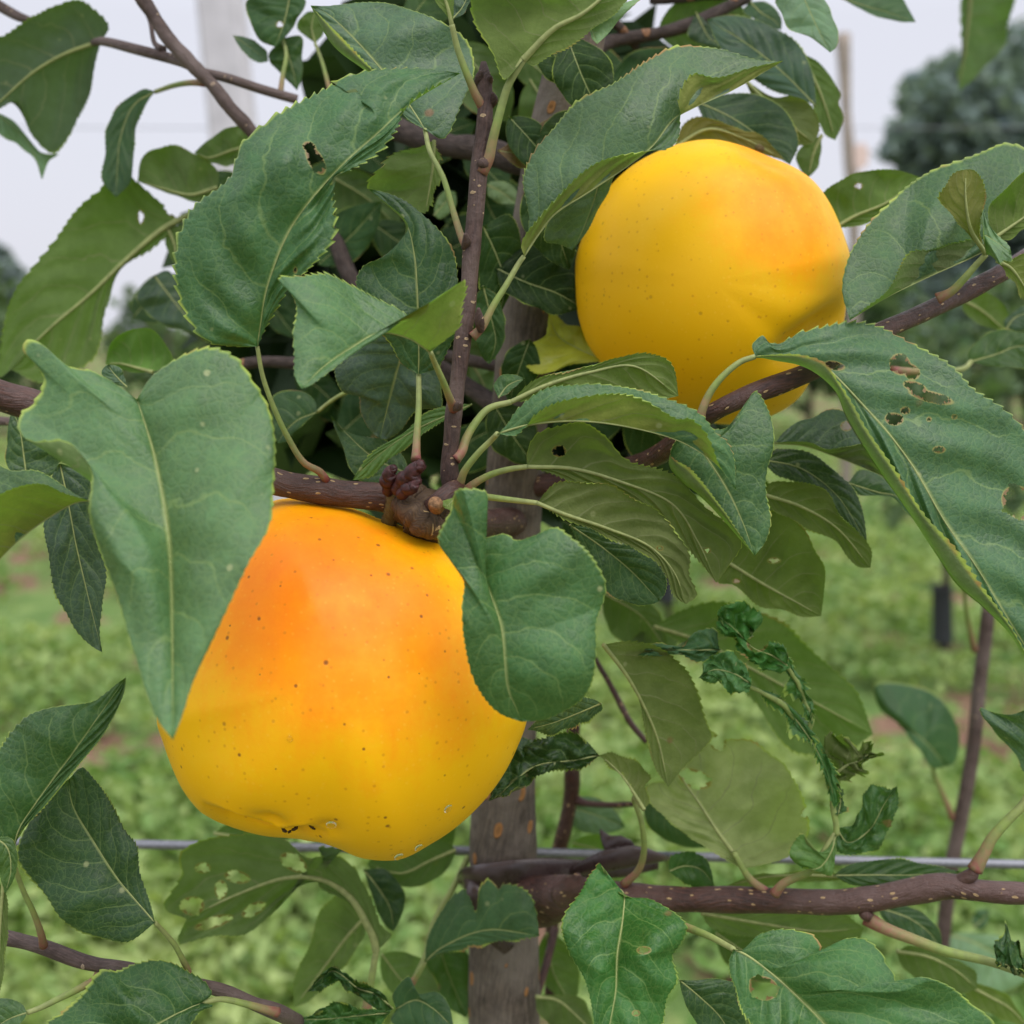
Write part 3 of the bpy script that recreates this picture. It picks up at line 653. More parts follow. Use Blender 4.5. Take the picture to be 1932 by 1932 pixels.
S1 = branch([(('863,932 E825,980 E845,700 E880,350 B930,1650 B945,1400 B985,1000 B1015,700 B1020,550 B1015,440 B1008,345', [312, 310, 308, 307, 306, 305, 304, 303, 303, 303, 303], [20, 18, 16.5, 16, 16, 16, 17, 15.5, 14.5, 14, 5]), dict(n=150, ns=18, wob=.8, seed=21))] +
            [((sp, [304, 300], r_), dict(n=14, ns=10)) for sp, r_ in (('B1040,880 B1020,900 B990,900', [6, 12, 6]), ('B905,1370 B920,1330 B912,1290', [6, 9, 3]), ('B1000,1830 B990,1770 B985,1700', [6, 10, 3]), ('E850,600 E875,585 E885,570', [6, 9, 2]), ('B1055,590 B1070,550 B1062,510', [5, 8, 2]), ('B985,480 B990,430 B1000,390', [7, 9, 3]), ('B1030,470 B1045,440 B1052,420', [7, 8, 2]))],
            M_SHOOT, 'upright brown shoot with small pale lenticels between the two apples')
S3 = branch([(('1000,920 1120,900 1240,858 F180,640 F400,530 F600,455 F770,385 F960,275 F1150,170 F1400,60 F1590,-30 C1840,1490 C2010,1390', [402, 385, 350, 326, 322, 321, 322, 326, 330, 338, 344, 350, 360][:13], [22, 21, 20, 19.5, 19, 18.5, 18.5, 18, 18, 18, 19, 18, 18]), dict(n=120, ns=18, wob=.8, seed=33))], M_RED, 'dark red-brown branch rising to the right under the upper apple')
S4 = branch([(('985,1705 1030,1700 1070,1690 1120,1684 I0,1245 I500,1250 I1000,1255 I1300,1200 I1500,1170 I1700,1195 I1932,1210 O2080,1690', [412, 402, 392, 384, 372, 366, 362, 360, 358, 356, 354, 350], [44, 46, 40, 27, 24, 24, 24, 24, 24, 22, 21, 21]), dict(n=140, ns=20, wob=.8, seed=41)),
             (('I1560,1150 I1640,1110 I1660,1085', [357, 355, 354], [12, 13, 9]), dict(n=14)), (('I1040,1290 I1060,1330 I1090,1350', [362, 360, 359], [11, 12, 8]), dict(n=14)), (('1060,1690 1085,1668 1090,1650', [388, 382, 380], [24, 20, 6]), dict(n=14))], M_RED, 'long level red-brown branch with cream lenticels at the lower right')
S5 = branch([(('-60,1755 G0,1450 G220,1500 G500,1600 G720,1630 G1200,1745 G1400,1815 G1540,1870 O560,1930', [330, 328, 326, 322, 320, 322, 326, 330, 345], [15, 14.5, 14, 13.5, 13, 12.5, 12, 15, 15]), dict(n=90, ns=14, wob=.8, seed=51))], M_PURP, 'greyish purple twig at the lower left')
S6 = branch([(('A770,-30 A960,250 A1130,430 A1390,730 A1480,830', [395, 398, 400, 405, 410], [13, 13, 13, 12.5, 12]), dict(n=70, ns=14, wob=.7, seed=61)),
             (('A1050,360 A1000,340 A760,275 A560,228 A515,235', [400, 402, 412, 424, 430], [10, 10, 10, 8, 6]), dict(n=50)), (('A1130,400 A1250,430 A1450,495 A1640,550', [402, 405, 410, 414], [8, 9, 9, 9]), dict(n=40)),
             (('A900,275 A855,240 A830,120 A800,40', [405, 408, 410, 415], [8, 5, 4.5, 5]), dict(n=30))], M_PURP, 'thin greyish purple branch crossing the sky at the upper left')
branch([(('A-40,10 A0,35 A100,90 A170,115', [440, 440, 440, 440], [10, 10, 9, 7]), dict(n=24))], M_PURP)
S7 = branch([(('B1932,0 C420,-25 C330,20 C150,110 C0,165 B1700,240 B1560,330', [440, 440, 438, 434, 430, 425, 412], [9, 10, 11, 12, 12, 13, 15]), dict(n=60, wob=.8, seed=71)), (('B1600,60 B1740,130 B1860,260', [420, 424, 432], [10, 9, 8]), dict(n=24)),
             ], M_DARKB, 'purplish dark limb crossing the top right'); branch([(('1030,318 B1200,890 B1000,830 B760,790 B600,735 B480,690', [400, 404, 410, 418, 425, 430], [26, 25, 24, 22, 22, 20]), dict(n=60, wob=1.0, seed=72)),
             ], M_DARKB, 'dark brown limbs spreading from the upper trunk')
branch([(('A1690,1060 A1790,1230 A1850,1330 A1940,1530 O740,620 O870,720 O975,790', [446, 442, 440, 436, 430, 420, 402], [11, 13, 15, 15, 15, 16, 18]), dict(n=60, wob=.8, seed=73))], M_DARKB)
branch([(('380,705 D1440,340 D1640,348 O760,660 O980,700', [430, 430, 428, 420, 402], [9, 11, 11, 11, 12]), dict(n=50, wob=.6, seed=74))], M_DARKB)
branch([(('D-60,660 D0,668 D70,672 D250,700', [400, 400, 400, 400], [9, 9, 8, 7]), dict(n=14))], M_PURP)
S8 = branch([(('H1510,240 H1500,450 H1495,680 H1450,880 H1425,1000 H1400,1240 H1390,1500 H1385,1800', [450, 452, 455, 458, 460, 460, 462, 464], [13, 14, 15, 14, 14, 13, 13, 12]), dict(n=60, wob=.8, seed=81)),
             (('H1510,690 H1570,712 H1700,722 H1850,718', [456, 452, 448, 444], [12, 7, 5.5, 5]), dict(n=30)), 
             (('H1410,1400 H1360,1600 H1300,1800', [452, 446, 440], [8, 8, 7]), dict(n=24))], M_RED, 'dark upright shoot close behind the trunk')
branch([(('J520,730 J590,850 J650,960 J720,1090 J810,1200', [440, 438, 436, 434, 432], [5, 5, 6, 6, 5]), dict(n=30))], M_RED)
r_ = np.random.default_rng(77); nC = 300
Cc = np.stack([r_.uniform(-.34, .40, nC), r_.uniform(.37, .80, nC), np.zeros(nC)], 1); Cc[:, 2] = 1.15 + .30 * Cc[:, 1] + .06 + r_.random(nC) * .34  # unseen canopy above the view, added to shade the inner tree
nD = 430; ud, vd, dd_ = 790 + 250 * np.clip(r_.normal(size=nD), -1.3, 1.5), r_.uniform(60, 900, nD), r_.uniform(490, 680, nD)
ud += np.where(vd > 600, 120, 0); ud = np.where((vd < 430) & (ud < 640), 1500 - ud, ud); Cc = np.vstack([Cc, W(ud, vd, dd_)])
v, f = leaf_cloud(Cc, .072, r_, .5, .58); o = new_obj('crown', v, f, M_CROWN_SHADE_TONE, TREE, smooth=False); set_tone(o, 6, np.clip(r_.normal(size=len(Cc)) * .3 + .35, 0, 1)); o['kind'] = 'stuff'
# young neighbour with a slim stem
sb = W(1780, 1640, 600); SAP = empty('apple_sapling', (sb[0] - .01, sb[1], 0), 'slim apple sapling with a bare brown stem at the lower right', 'tree')
P = resample(np.vstack([W(1872, 1090, 590), W(1862, 1180, 592), W(1848, 1290, 596), W(1838, 1400, 600), W(1818, 1520, 604), W(1800, 1610, 608), W(1782, 1740, 614), W(1772, 1850, 620), [sb[0] - .01, sb[1], 0]]), 80)
v, f, u = tube_geo(P, np.linspace(.0033, .0052, 80), 12); SST = new_obj('stem', v, f, M_PURP, SAP, u)

# ------------------------------------------------------------------ apples
def proj(P):
    rel = P - CAM; d = rel @ AX_F; return (rel @ AX_R) / d / TH * 966 + 966, -(rel @ AX_U) / d / TH * 966 + 966
def apple(name, label, outline, cdepth, thick, dents, blush, lip=None, mat=M_APPLE):
    """A fruit body: outline as the photo shows it, built round its own line of sight; thick = half its depth in mm."""
    O = PX(outline); ctr = (O.max(0) + O.min(0)) / 2; cen = W(ctr[0], ctr[1], cdepth)
    fz = cen - CAM; dist = np.linalg.norm(fz); fz /= dist; fx = AX_R - fz * (AX_R @ fz); fx /= np.linalg.norm(fx); fy = np.cross(fx, fz)
    def local(u, v):
        r_ = W(u, v, 100.0) - CAM; r_ = r_ * (dist / (r_ @ fz))[..., None] if r_.ndim > 1 else r_ * (dist / (r_ @ fz)); q = r_ - fz * dist; return np.stack([q @ fx, q @ fy], -1) * 1000
    world = lambda M: cen + (M[:, 0, None] * fx + M[:, 1, None] * fy - M[:, 2, None] * fz) / 1000
    Ol = local(O[:, 0], O[:, 1])
    a = np.arctan2(Ol[:, 1], Ol[:, 0]); r = np.hypot(Ol[:, 0], Ol[:, 1]); i = np.argsort(a); a, r = a[i], r[i]
    nt_, nphi = 300, 220
    th = np.linspace(0, 2 * np.pi, nt_, endpoint=False); ph = np.linspace(0, np.pi, nphi)
    fine = np.linspace(-np.pi, 3 * np.pi, 2000); S = np.interp(fine, np.concatenate([a - 2 * np.pi, a, a + 2 * np.pi, a + 4 * np.pi]), np.concatenate([r, r, r, r]))
    ker = np.hanning(31); ker /= ker.sum(); S = np.convolve(np.pad(S, 15, mode='edge'), ker, 'valid')
    St = np.interp(th, fine, S) * 1.004
    TT, PP = np.meshgrid(th, ph)
    rad = np.sin(PP); lat = np.sign(np.cos(PP)) * np.abs(np.cos(PP)) ** .92
    Mv = np.stack([St[None, :] * rad * np.cos(TT), St[None, :] * rad * np.sin(TT), thick * lat], -1).reshape(-1, 3)
    Nv = Mv / thick; Nv /= np.linalg.norm(Nv, axis=1)[:, None] + 1e-9
    def on_front(spec):
        p = PX(spec)[0]; ff = np.where(Mv[:, 2] > 0)[0]; pu, pv = proj(world(Mv[ff])); return Mv[ff[np.argmin((pu - p[0]) ** 2 + (pv - p[1]) ** 2)]].copy()
    for spec, zz, dep, sx_, sy_, an in dents:
        if zz is None: c = on_front(spec)
        else: q = PX(spec)[0]; c = np.r_[local(q[0], q[1]), zz]
        dl = Mv - c
        ca, sa = math.cos(an), math.sin(an); e1 = dl[:, 0] * ca + dl[:, 1] * sa; e2 = -dl[:, 0] * sa + dl[:, 1] * ca
        gsn = np.exp(-((e1 / sx_) ** 2 + (e2 / sy_) ** 2 + (dl[:, 2] / (max(sx_, sy_) * 1.2)) ** 2)); Mv = Mv - Nv * (dep * gsn)[:, None]
    if lip is not None:
        # the rounded lobes overhang the hollow of the calyx; its far wall shows below them
        lp = resample(PX(lip), 200); pu, pv = proj(world(Mv)); front = Mv[:, 2] > -3
        vc = np.interp(pu, lp[:, 0], lp[:, 1]); win = np.interp(pu, [lp[0, 0], lp[0, 0] + 45, lp[-1, 0] - 60, lp[-1, 0]], [0, 1, 1, 0])
        e = np.clip((pv - vc) / 8, 0, 1); e = e * e * (3 - 2 * e); bl = np.exp(-np.clip(vc - pv, 0, 99) / 16.)
        Mv[:, 2] -= np.where(front, 12.0 * e * win * (1 - .7 * np.clip((pv - vc) / 50, 0, 1)), 0); Mv[:, 2] += np.where((Mv[:, 2] > 0) & (pv <= vc), 1.3 * bl * win, 0)
    Vw = world(Mv)
    F = []
    for i in range(nphi - 1):
        for j in range(nt_):
            j2 = (j + 1) % nt_; F.append((i * nt_ + j, (i + 1) * nt_ + j, (i + 1) * nt_ + j2, i * nt_ + j2))
    root = empty(name, cen, label, 'apple', 'ripe yellow apples on the tree')
    # drop duplicate poles
    o = new_obj('fruit', Vw, F, mat, root)
    b = np.zeros(len(Mv))
    for spec, zz, amp, sg in blush:
        c = on_front(spec); b += amp * np.exp(-((Mv - c) ** 2).sum(1) / sg ** 2)
    at = o.data.attributes.new('blush', 'FLOAT', 'POINT'); at.data.foreach_set('value', b.astype(np.float32))
    return root, o, cen, Mv, Vw
A1_OUT = ('988,1362 990,1300 975,1230 945,1150 900,1078 850,1032 E600,1280 E430,1225 E300,1170 E150,1135 E0,1112 O520,948 488,970 450,1005 410,1055 370,1115 340,1185 318,1255 305,1325 '
          'G880,280 G910,340 G960,490 G1030,640 G1120,750 G1230,828 G1330,862 G1450,893 G1550,908 G1650,910 G1780,914 G1880,945 H130,910 H200,942 H300,990 H400,1010 H530,1012 H600,990 H690,935 H800,870 H900,790 H1000,690 H1100,560 H1190,380')
ap1, fr1, c1, m1, v1 = apple('apple', 'large orange-yellow apple in front, hanging below the red-brown branch', A1_OUT, 324, 47,
    [('G1480,806', None, 2.2, 4, 2.6, -.3), ('G1800,845', None, 1.6, 4, 2.6, .1),
     ('H120,860', None, -1.2, 9, 7, 0), ('G1330,640', None, -1.0, 12, 9, 0)],
    [('560,1050', 30, .48, 28), ('660,1130', 44, .26, 34), ('700,1070', 34, .14, 18), ('850,1230', 36, .26, 24), ('500,1180', 30, .26, 24), ('740,1300', 44, .08, 26)], lip='G1110,690 G1200,730 G1300,765 G1400,795 G1470,815 G1550,850 G1640,838 G1720,832 G1800,852 G1870,872 G1932,905 H60,935 H160,965')
A2_OUT = ('K1925,1000 K1918,1100 K1908,1200 K1908,1330 K1890,1420 K1840,1500 K1780,1560 K1740,1610 K1700,1692 K1650,1772 K1560,1842 K1450,1890 K1300,1920 K1150,1910 K1000,1870 K850,1810 K700,1720 K570,1600 K490,1480 K440,1330 K425,1150 K430,1000 K470,880 K540,730 '
          'K640,590 K760,490 K900,420 K1050,375 K1200,360 K1350,380 K1500,440 K1620,500 K1720,580 K1800,690 K1860,810 K1900,920')
ap2, fr2, c2, m2, v2 = apple('apple', 'yellow apple with a soft orange cheek at upper right, between leaf and branch', A2_OUT, 374, 42,
    [('K1700,1420', 22, 6.0, 12, 5.0, .50), ('K1800,1380', 18, 4.2, 9, 6.0, .5), ('K1590,1480', 26, 3.0, 9, 4.0, .5), ('K1450,430', 14, 3.0, 12, 5, -.5)],
    [('K1640,600', 22, .36, 19), ('K1430,430', 16, .36, 14), ('K1500,760', 36, .26, 20), ('K1690,880', 28, .20, 15), ('K1320,560', 30, .12, 16)], mat=M_APPLE2)
v, f, u = tube_px('E548,1030 E530,1100 E505,1180 E480,1250 O724,1003', [310, 311, 314, 320, 330], [15, 17, 16.5, 15, 14], 30, 16, .6, 8); new_obj('stem', v, f, M_STUB, ap1, u)
v, f, u = tube_px('K1330,330 K1400,380 K1440,410', [420, 400, 384], [8, 7, 7], 16, 10); new_obj('stem', v, f, M_STUB, ap2, u)
for sp in ('G1558,850 G1568,862 G1582,872', 'G1612,862 G1632,852 G1640,846', 'G1705,830 G1722,842 G1740,858', 'G1592,874 G1604,868'):
    p = PX(sp)[0]; q = np.argmin(((v1 - W(p[0], p[1], 300)) ** 2).sum(1)); dd = float((v1[q] - CAM) @ AX_F) * 1000
    v, f, u = tube_px(sp, [dd - 1.0, dd - 1.6], [2.2, 3.2, 2.0], 12, 8, .8, 4); new_obj('sepal', v, f, M_DRY, ap1, u)
def surf_depth(vs, u, v):
    rel = vs - CAM; d = rel @ AX_F; uu = (rel @ AX_R) / d / TH * 966 + 966; vv = -(rel @ AX_U) / d / TH * 966 + 966
    m_ = np.hypot(uu - u, vv - v); k = np.argsort(m_)[:40]; return float(d[k].min() * 1000)
for i, (sp, r_, hang, lab) in enumerate([('H818,742', 11, 0, 'round water drop on the lower right of the front apple'), ('H172,832', 12, 0, 'water drop beside the calyx hollow of the front apple'),
        ('H545,1006', 11, 1, 'water drop hanging from the lowest point of the front apple'), ('H655,955', 10, 1, 'water drop clinging under the right of the front apple'), ('G1600,356', 7, 0, 'tiny water bead on the middle of the front apple')]):
    p = PX(sp)[0]; dd = surf_depth(v1, p[0], p[1]); c = W(p[0], p[1], dd); rm = .8 * r_ * dd / 966 * TH / 1000
    nrm = c - c1; nrm /= np.linalg.norm(nrm); V_, F_ = [], []; nt_, np_ = 24, 12
    a = np.cross(nrm, [0, 0, 1.]); a /= np.linalg.norm(a); b = np.cross(a, nrm)
    for ii in range(np_):
        p_ = math.pi * ii / (np_ - 1)
        for jj in range(nt_):
            t_ = 2 * math.pi * jj / nt_; q = rm * (math.sin(p_) * (math.cos(t_) * a + math.sin(t_) * b)) + nrm * rm * .42 * math.cos(p_)
            low = max(0, -q[2] / rm); q = q + np.array([0, 0, -rm * (.5 if hang else .22) * low]); V_.append(c + q)
    F_ = [(ii * nt_ + jj, ii * nt_ + (jj + 1) % nt_, (ii + 1) * nt_ + (jj + 1) % nt_, (ii + 1) * nt_ + jj) for ii in range(np_ - 1) for jj in range(nt_)]
    tag(new_obj('water_drop', V_, F_, M_WATER), lab, 'water drop', 'water drops on the front apple')

# ------------------------------------------------------------------ leaves
# --- on the thick branch and its spur
leaf(S2, 'D755,548 D790,650 D850,850 D900,1100 D930,1300 D942,1500 D950,1800 G955,365',
     'D830,430 D950,340 D1070,283 D1170,268 D1300,318 D1400,440 D1480,560 D1520,750 D1512,1000 D1480,1250 D1375,1450 D1300,1600 D1190,1850 G1062,60 G1010,220',
     'D650,470 D500,390 D390,372 D330,330 D250,260 D195,232 D145,240 D140,290 D200,360 D245,430 D225,510 D160,590 D102,630 D102,735 D160,765 D350,768 D440,840 D508,960 D500,1200 D565,1420 D640,1620 D712,1860 G860,240',
     (268, 252, 234), k=.22, fl=1.5, fr=1, col=(.088, .155, .085), teeth=40, tooth=6, wave=.12, petr=4.2, n=260, amp=1.1, label='large broad pale green leaf hanging in front of the apple')
leaf(S2, 'D-40,1480 D100,1335 D250,1215 D380,1135 D440,1112 D500,1105' if False else 'D490,1108 D420,1118 D280,1195 D120,1315 D-20,1452 D-110,1560',
     'D335,1056 D252,1022 D120,1035 D0,1072 D-90,1140', 'D410,1068 D320,1005 D250,960 D180,937 D60,932 D-60,905', (285, 282, 280), zf=7, pet='D640,1060 D560,1090', petd=290, col=MID, petr=4.5,
     mat=M_LEAF_LIME, label='leaf folded along its midrib at the left edge, half of its pale underside showing')
leaf(S2, 'D330,900 D370,1080 D420,1350 D490,1650 D565,1945', 'D480,960 D510,1150 D540,1350 D585,1520 D565,1700 D550,1830', 'D300,940 D238,1270 D280,1530 D350,1700 D440,1850 D520,1920', (318, 316, 312), col=DBLUE, k=.2, label='dark bluish leaf hanging behind the large pale leaf')
leaf(S2, 'D150,1000 D130,850 D110,720 D70,600', 'D45,930 D40,780 D45,680', 'D300,960 D340,860 D240,740 D150,640', (345, 345, 345), col=DARK)
leaf(S2, 'A1420,1912 A1478,1580 A1610,1252 A1795,1012 B230,915 B430,735 B620,565 B885,404',
     'A1340,1915 A1150,1880 A1040,1740 A972,1530 A980,1300 A1060,1130 A1250,970 A1330,800 A1450,700 A1620,572 A1800,480 A1932,438 B180,460 B350,392 B600,372 B760,385',
     'A1545,1660 A1690,1490 A1815,1290 A1858,1010 A1850,985 B262,948 B430,825 B545,690 B605,560 B700,500 B800,450',
     (296, 288, 300), k=.35, pet='D1800,995 D1765,948 D1680,900 D1590,760 D1510,590 D1450,420', petd=309, col=(.052, .112, .058), teeth=40, tooth=11, n=300, holes=[('A1742,885', 78, 36, 1.05), ('A1710,815', 34, 24, .6), ('A1630,1490', 6, 10)], crump=.30, amp=1.5, wave=.14, petr=5,
     label='tall crinkled serrated leaf with a chewed hole near its tip, left of the upright shoot')
leaf(S2, 'E655,412 E655,200 B648,1640 B630,1400 B585,1235 B480,1130 B370,1040', 'E560,350 E500,230 B340,1720 B300,1540 B345,1470 B450,1420 B560,1320 B600,1262 B570,1200 B470,1115',
     'E760,372 E840,240 B890,1740 B870,1480 B790,1300 B705,1195 B600,1112 B480,1065', (318, 312, 318), k=.3, pet='E640,885 E645,750 E655,600', petd=306, petr=6, col=(.034, .075, .042), amp=1.4, label='dark leaf behind, rising on a straight stalk from the bud scales')
leaf(S2, 'E950,576 E800,642 E640,715 E500,805 E380,905 E290,995', 'E870,575 E780,592 E680,642 E580,722 E440,812 E330,925', 'E860,640 E720,705 E640,770 E500,880 E390,975', (330, 334, 338), under=False, col=(.085, .15, .035), zf=5, label='narrow yellow-green leaf seen edge-on behind the dark bud scales')
leaf(S2, 'E600,170 E520,450 E440,765', 'E190,260 E182,400 E240,510 E325,522 E335,620 E385,715', 'E740,260 E780,480 E790,590 E640,610 E560,720 E490,765', (345, 350, 352), col=(.05, .075, .068), k=.2, amp=1.6)
leaf(S2, 'E600,960 E420,880 E260,740 E170,636', 'E530,1010 E330,1000 E265,900 E215,760', 'E570,860 E470,775 E360,752 E250,722', (352, 354, 356), col=DARK)
leaf(S2, 'D1750,620 D1650,660 D1580,720 D1530,790', 'D1740,560 D1690,508 D1590,497 D1510,525 D1500,640', 'D1700,660 D1640,720 D1580,780', (380, 380, 380), col=DARK, pet='D2150,410 D1880,525 D1810,570', petd=380, petr=4)
leaf(S2, 'D845,398 D760,375 D660,350 D580,352', 'D950,345 D900,222 D820,155 D700,172 D612,240', 'D760,402 D680,388 D620,372', (400, 402, 404), col=(.05, .14, .012), under=True, label='small bright green leaf lit through, left of the tall crinkled leaf')
leaf(S2, 'D700,480 D650,430 D610,380 D600,355', 'D600,460 D560,400 D575,370', 'D690,430 D660,370', (330, 330, 330), col=BLUE)
# --- on the upright shoot
leaf(S1, 'E720,288 E600,212 E440,183 E280,268 E130,370 E8,490', 'E868,150 E885,60 B908,1552 B820,1600 B700,1680 B560,1770 B482,1832 E250,330 E130,418 E60,470',
     'B640,1800 B560,1720 B400,1638 B250,1562 B150,1512 B0,1512 A1530,1532 A1600,1610 A1640,1700 D1620,180 D1622,300 D1625,420', (286, 276, 266), k=.25, zf=10,
     pet='E850,602 E825,540 E790,450 E745,350', petd=305, petr=6, col=(.082, .15, .080), teeth=34, tooth=8, n=260, wave=.10, mat=M_LEAF_LIME, label='pale green leaf with one half folded up to show its yellow-green underside')
leaf(S1, 'B690,715 B600,575 B450,385 B300,215 B150,75 B58,30', 'B590,655 B480,470 B350,330 B225,200 B120,95', 'B790,765 B890,600 B968,400 B905,210 B755,100 B530,22 B350,10 B150,32', (322, 330, 336), k=.35,
     flapL='B560,620 B440,450 B345,380 B180,250 B85,85', pet='B940,1400 B900,1330 B850,1180 B790,980 B715,830', petd=306, petr=5.5, col=(.070, .115, .085), amp=1.5, wave=.12, label='broad blue-green leaf with a rolled left margin at the top centre')
leaf(S1, 'B1232,330 B1400,160 B1560,75 B1720,-60 B1850,-180', 'B1125,440 B1060,290 B965,110 B945,0 B955,-120 B1200,-260', 'B1285,362 B1400,290 B1530,225 B1605,180 B1750,60 B1850,-60', (296, 292, 292), under=True, pet='B1000,950 B1040,880 B1060,790 B1082,700 B1120,560 B1150,470', petd=303, petr=8, col=(.070, .125, .045), tooth=4, n=220, k=-.25, rib=1.3,
     label='leaf seen from below with a stout pale midrib, top centre')
leaf(S1, 'B1530,-60 B1570,50 B1605,150 B1640,243', 'B1640,62 B1750,30 B1880,-10 B1850,20 B1750,128 B1700,190', 'B1510,0 B1555,90 B1592,150 B1608,210', (300, 297, 294), col=(.20, .27, .17), k=.3, rib=.6, tooth=3, label='pale silvery leaf tip hanging at the top edge')
leaf(S1, 'B838,135 B815,40 B780,-60 B750,-180', 'B790,60 B742,0 B700,-90', 'B850,40 B850,-20 B850,-90', (294, 292, 292), under=True, pet='B1015,600 B970,525 B930,430 B870,270', petd=303, petr=6.5, col=(.08, .14, .05))
leaf(S1, 'B842,105 B890,50 B940,-50', 'B838,60 B845,0 B870,-60', 'B900,80 B930,30 B960,-40', (330, 330, 330), col=DBLUE)
leaf(S1, 'K133,1000 K230,855 K300,770 K500,640 K700,505 K840,395 K960,245 C100,600 C300,510 C520,387 C604,335',
     'K150,900 K160,800 K130,580 K190,400 K300,270 K450,130 K680,0 C0,270 C170,258 C300,275 C440,325 C540,338',
     'K118,930 K220,770 K380,600 K540,482 K700,425 K810,412 K920,412 K985,345 K1000,235 C25,560 C60,470 C115,420 C240,432 C420,372 C550,345', (304, 304, 318), k=.5, zf=7, fl=1,
     pet='B950,1860 B1005,1805 B1060,1700 B1140,1570 B1210,1450', petd=305, petr=6, col=(.070, .115, .078), teeth=46, tooth=6, n=300, amp=1.3, wave=.10, mat=M_LEAF_LIME, label='long grey-green leaf arching over the upper apple, its lower margin turned up')
leaf(S1, 'K560,480 K530,650 K460,850 K400,968', 'K700,480 K625,570 K590,660 K530,760 K480,865', 'K350,600 K280,760 K250,915 K330,935', (322, 326, 330), col=(.085, .125, .085), k=.1, label='grey-green leaf tip with a pinkish end beside the upper apple')
leaf(S1, 'B740,775 B735,900 B715,1040 B690,1180', 'B650,815 B520,845 B440,910 B388,1030 B540,1112 B620,1160', 'B775,880 B765,1000 B725,1110', (345, 345, 346), under=True, col=(.105, .165, .075), k=-.1, tooth=9, teeth=16, label='pale toothed leaf underside left of the upright shoot')
leaf(S1, 'K60,1805 K250,1715 K500,1640 K740,1608 K985,1772', 'K180,1690 K290,1640 K400,1618 K520,1592 K640,1560 K830,1538 K950,1582', 'K250,1800 K450,1790 K650,1780 K850,1800', (312, 314, 318), under=True, k=-.2, pet='E855,880 E893,835 E915,770 E960,690 E1040,600', petd=308, petr=7, col=(.060, .115, .032), label='yellow-green leaf with raised veins just under the upper apple')
leaf(S1, 'E1095,540 E1150,470 E1240,432', 'E1075,500 E1068,468 E1110,415 E1180,412', 'E1140,520 E1200,470', (322, 324, 326), col=(.05, .10, .045), teeth=12)
leaf(S1, 'E1090,738 E1250,692 E1500,668 E1750,690 F0,768 F150,845 F255,930 F342,1050',
     'E1140,690 E1200,598 E1350,482 E1500,463 E1740,470 E1900,505 F90,590 F170,642 F240,738 F285,772 F330,865', 'E1190,748 E1300,640 E1450,560 E1650,516 E1860,512 F20,655 F90,655 F170,730 F215,820 F250,910',
     (298, 294, 298), k=.35, zf=6, pet='E850,1060 E880,1020 E905,950 E980,850 E1060,770', petd=310, petr=6.5, col=(.062, .125, .060), teeth=36, tooth=6, n=240, mat=M_LEAF_LIME, label='two-toned leaf with bluish top and lime underside, right of the shoot')
leaf(S1, 'E1255,920 E1500,930 E1760,1000 E2060,1130 F130,1330 F235,1562', 'E1255,850 E1300,750 E1400,700 E1560,680 E1680,770 E1800,890 F0,960 F200,1150 F372,1330 F300,1470',
     'E1380,960 E1550,1020 E1850,1110 F0,1290 F130,1440', (304, 308, 312), under=True, k=-.3, pet='E905,1060 E960,1015 E1050,965 E1150,935', petd=310, petr=6, col=(.052, .088, .028), holes=[('E1430,835', 34, 27), ('F185,1382', 13, 11)], teeth=42, n=230, label='long olive leaf underside with a round hole near its stalk')
leaf(S1, 'F60,700 F200,900 F300,1060 F380,1230 F445,1412', 'F300,700 F400,560 F458,492 F525,570 F555,690 F552,800 F518,930 F510,1070 F532,1230 F505,1335', 'F-20,850 F90,930 F150,995 F230,1100 F290,1180 F345,1265', (306, 304, 302), k=.2, col=(.045, .095, .042), flapR='F-30,900 F40,1000 F140,1080 F240,1180 F320,1270', tooth=5,
     label='dark green upright leaf with browned edges, right of the two-toned leaf')
leaf(S1, 'E1310,1120 E1450,1178 E1700,1262 E1932,1362 J960,260 J1028,438', 'E1345,1075 E1420,1010 E1530,1000 E1680,1002 E1800,1062 E1932,1132 J960,-15 J1022,80 J1062,180 J1052,270 J1085,390',
     'E1400,1170 E1600,1262 E1800,1352 J850,180 J920,300 J965,400', (300, 302, 308), under=True, k=-.3, pet='E885,1080 E960,1080 E1040,1088 E1180,1105', petd=311, petr=6, col=(.062, .092, .040), label='olive leaf underside tapering to the lower right, below the round-holed leaf', tooth=6, holes=[('J882,128', 12, 8)])
leaf(S1, 'E960,1392 E1005,1500 E1060,1650 E1110,1800 H1150,90 H1190,180 H1222,264', 'E962,1338 E1060,1305 E1135,1290 E1200,1322 E1290,1295 E1420,1250 E1500,1310 E1590,1395 E1650,1470 E1702,1560 E1700,1640 E1668,1760 E1665,1880 H1630,20 H1575,130 H1490,192 H1350,252',
     'E962,1320 E985,1180 E1038,1090 E1025,1048 E945,1036 E862,1050 E832,1160 E790,1250 E762,1330 E830,1440 E905,1560 E895,1700 E905,1850 H945,10 H1030,150 H1110,222', (276, 266, 270), k=.15, fl=1, col=(.050, .118, .050), teeth=46, tooth=5, n=300, amp=1.1, wave=.06, petr=4.5,
     label='rounded green leaf with scalloped edge covering the right side of the front apple')
leaf(S1, 'E880,1080 E850,1100 E820,1130 E800,1150', 'E850,1090 E800,1105 E775,1118', 'E860,1125 E835,1160', (300, 298, 297), col=(.12, .16, .03), teeth=8, rib=.6)
leaf(S1, 'J385,0 J560,120 J720,250 J880,420', 'J520,20 J600,70 J700,90 J800,142 J880,222 J918,300 J910,380', 'J420,90 J520,230 J620,395 J740,440 J830,440', (322, 328, 330), k=.3, col=(.026, .062, .026), label='dark green leaf in shade behind the scalloped leaf')
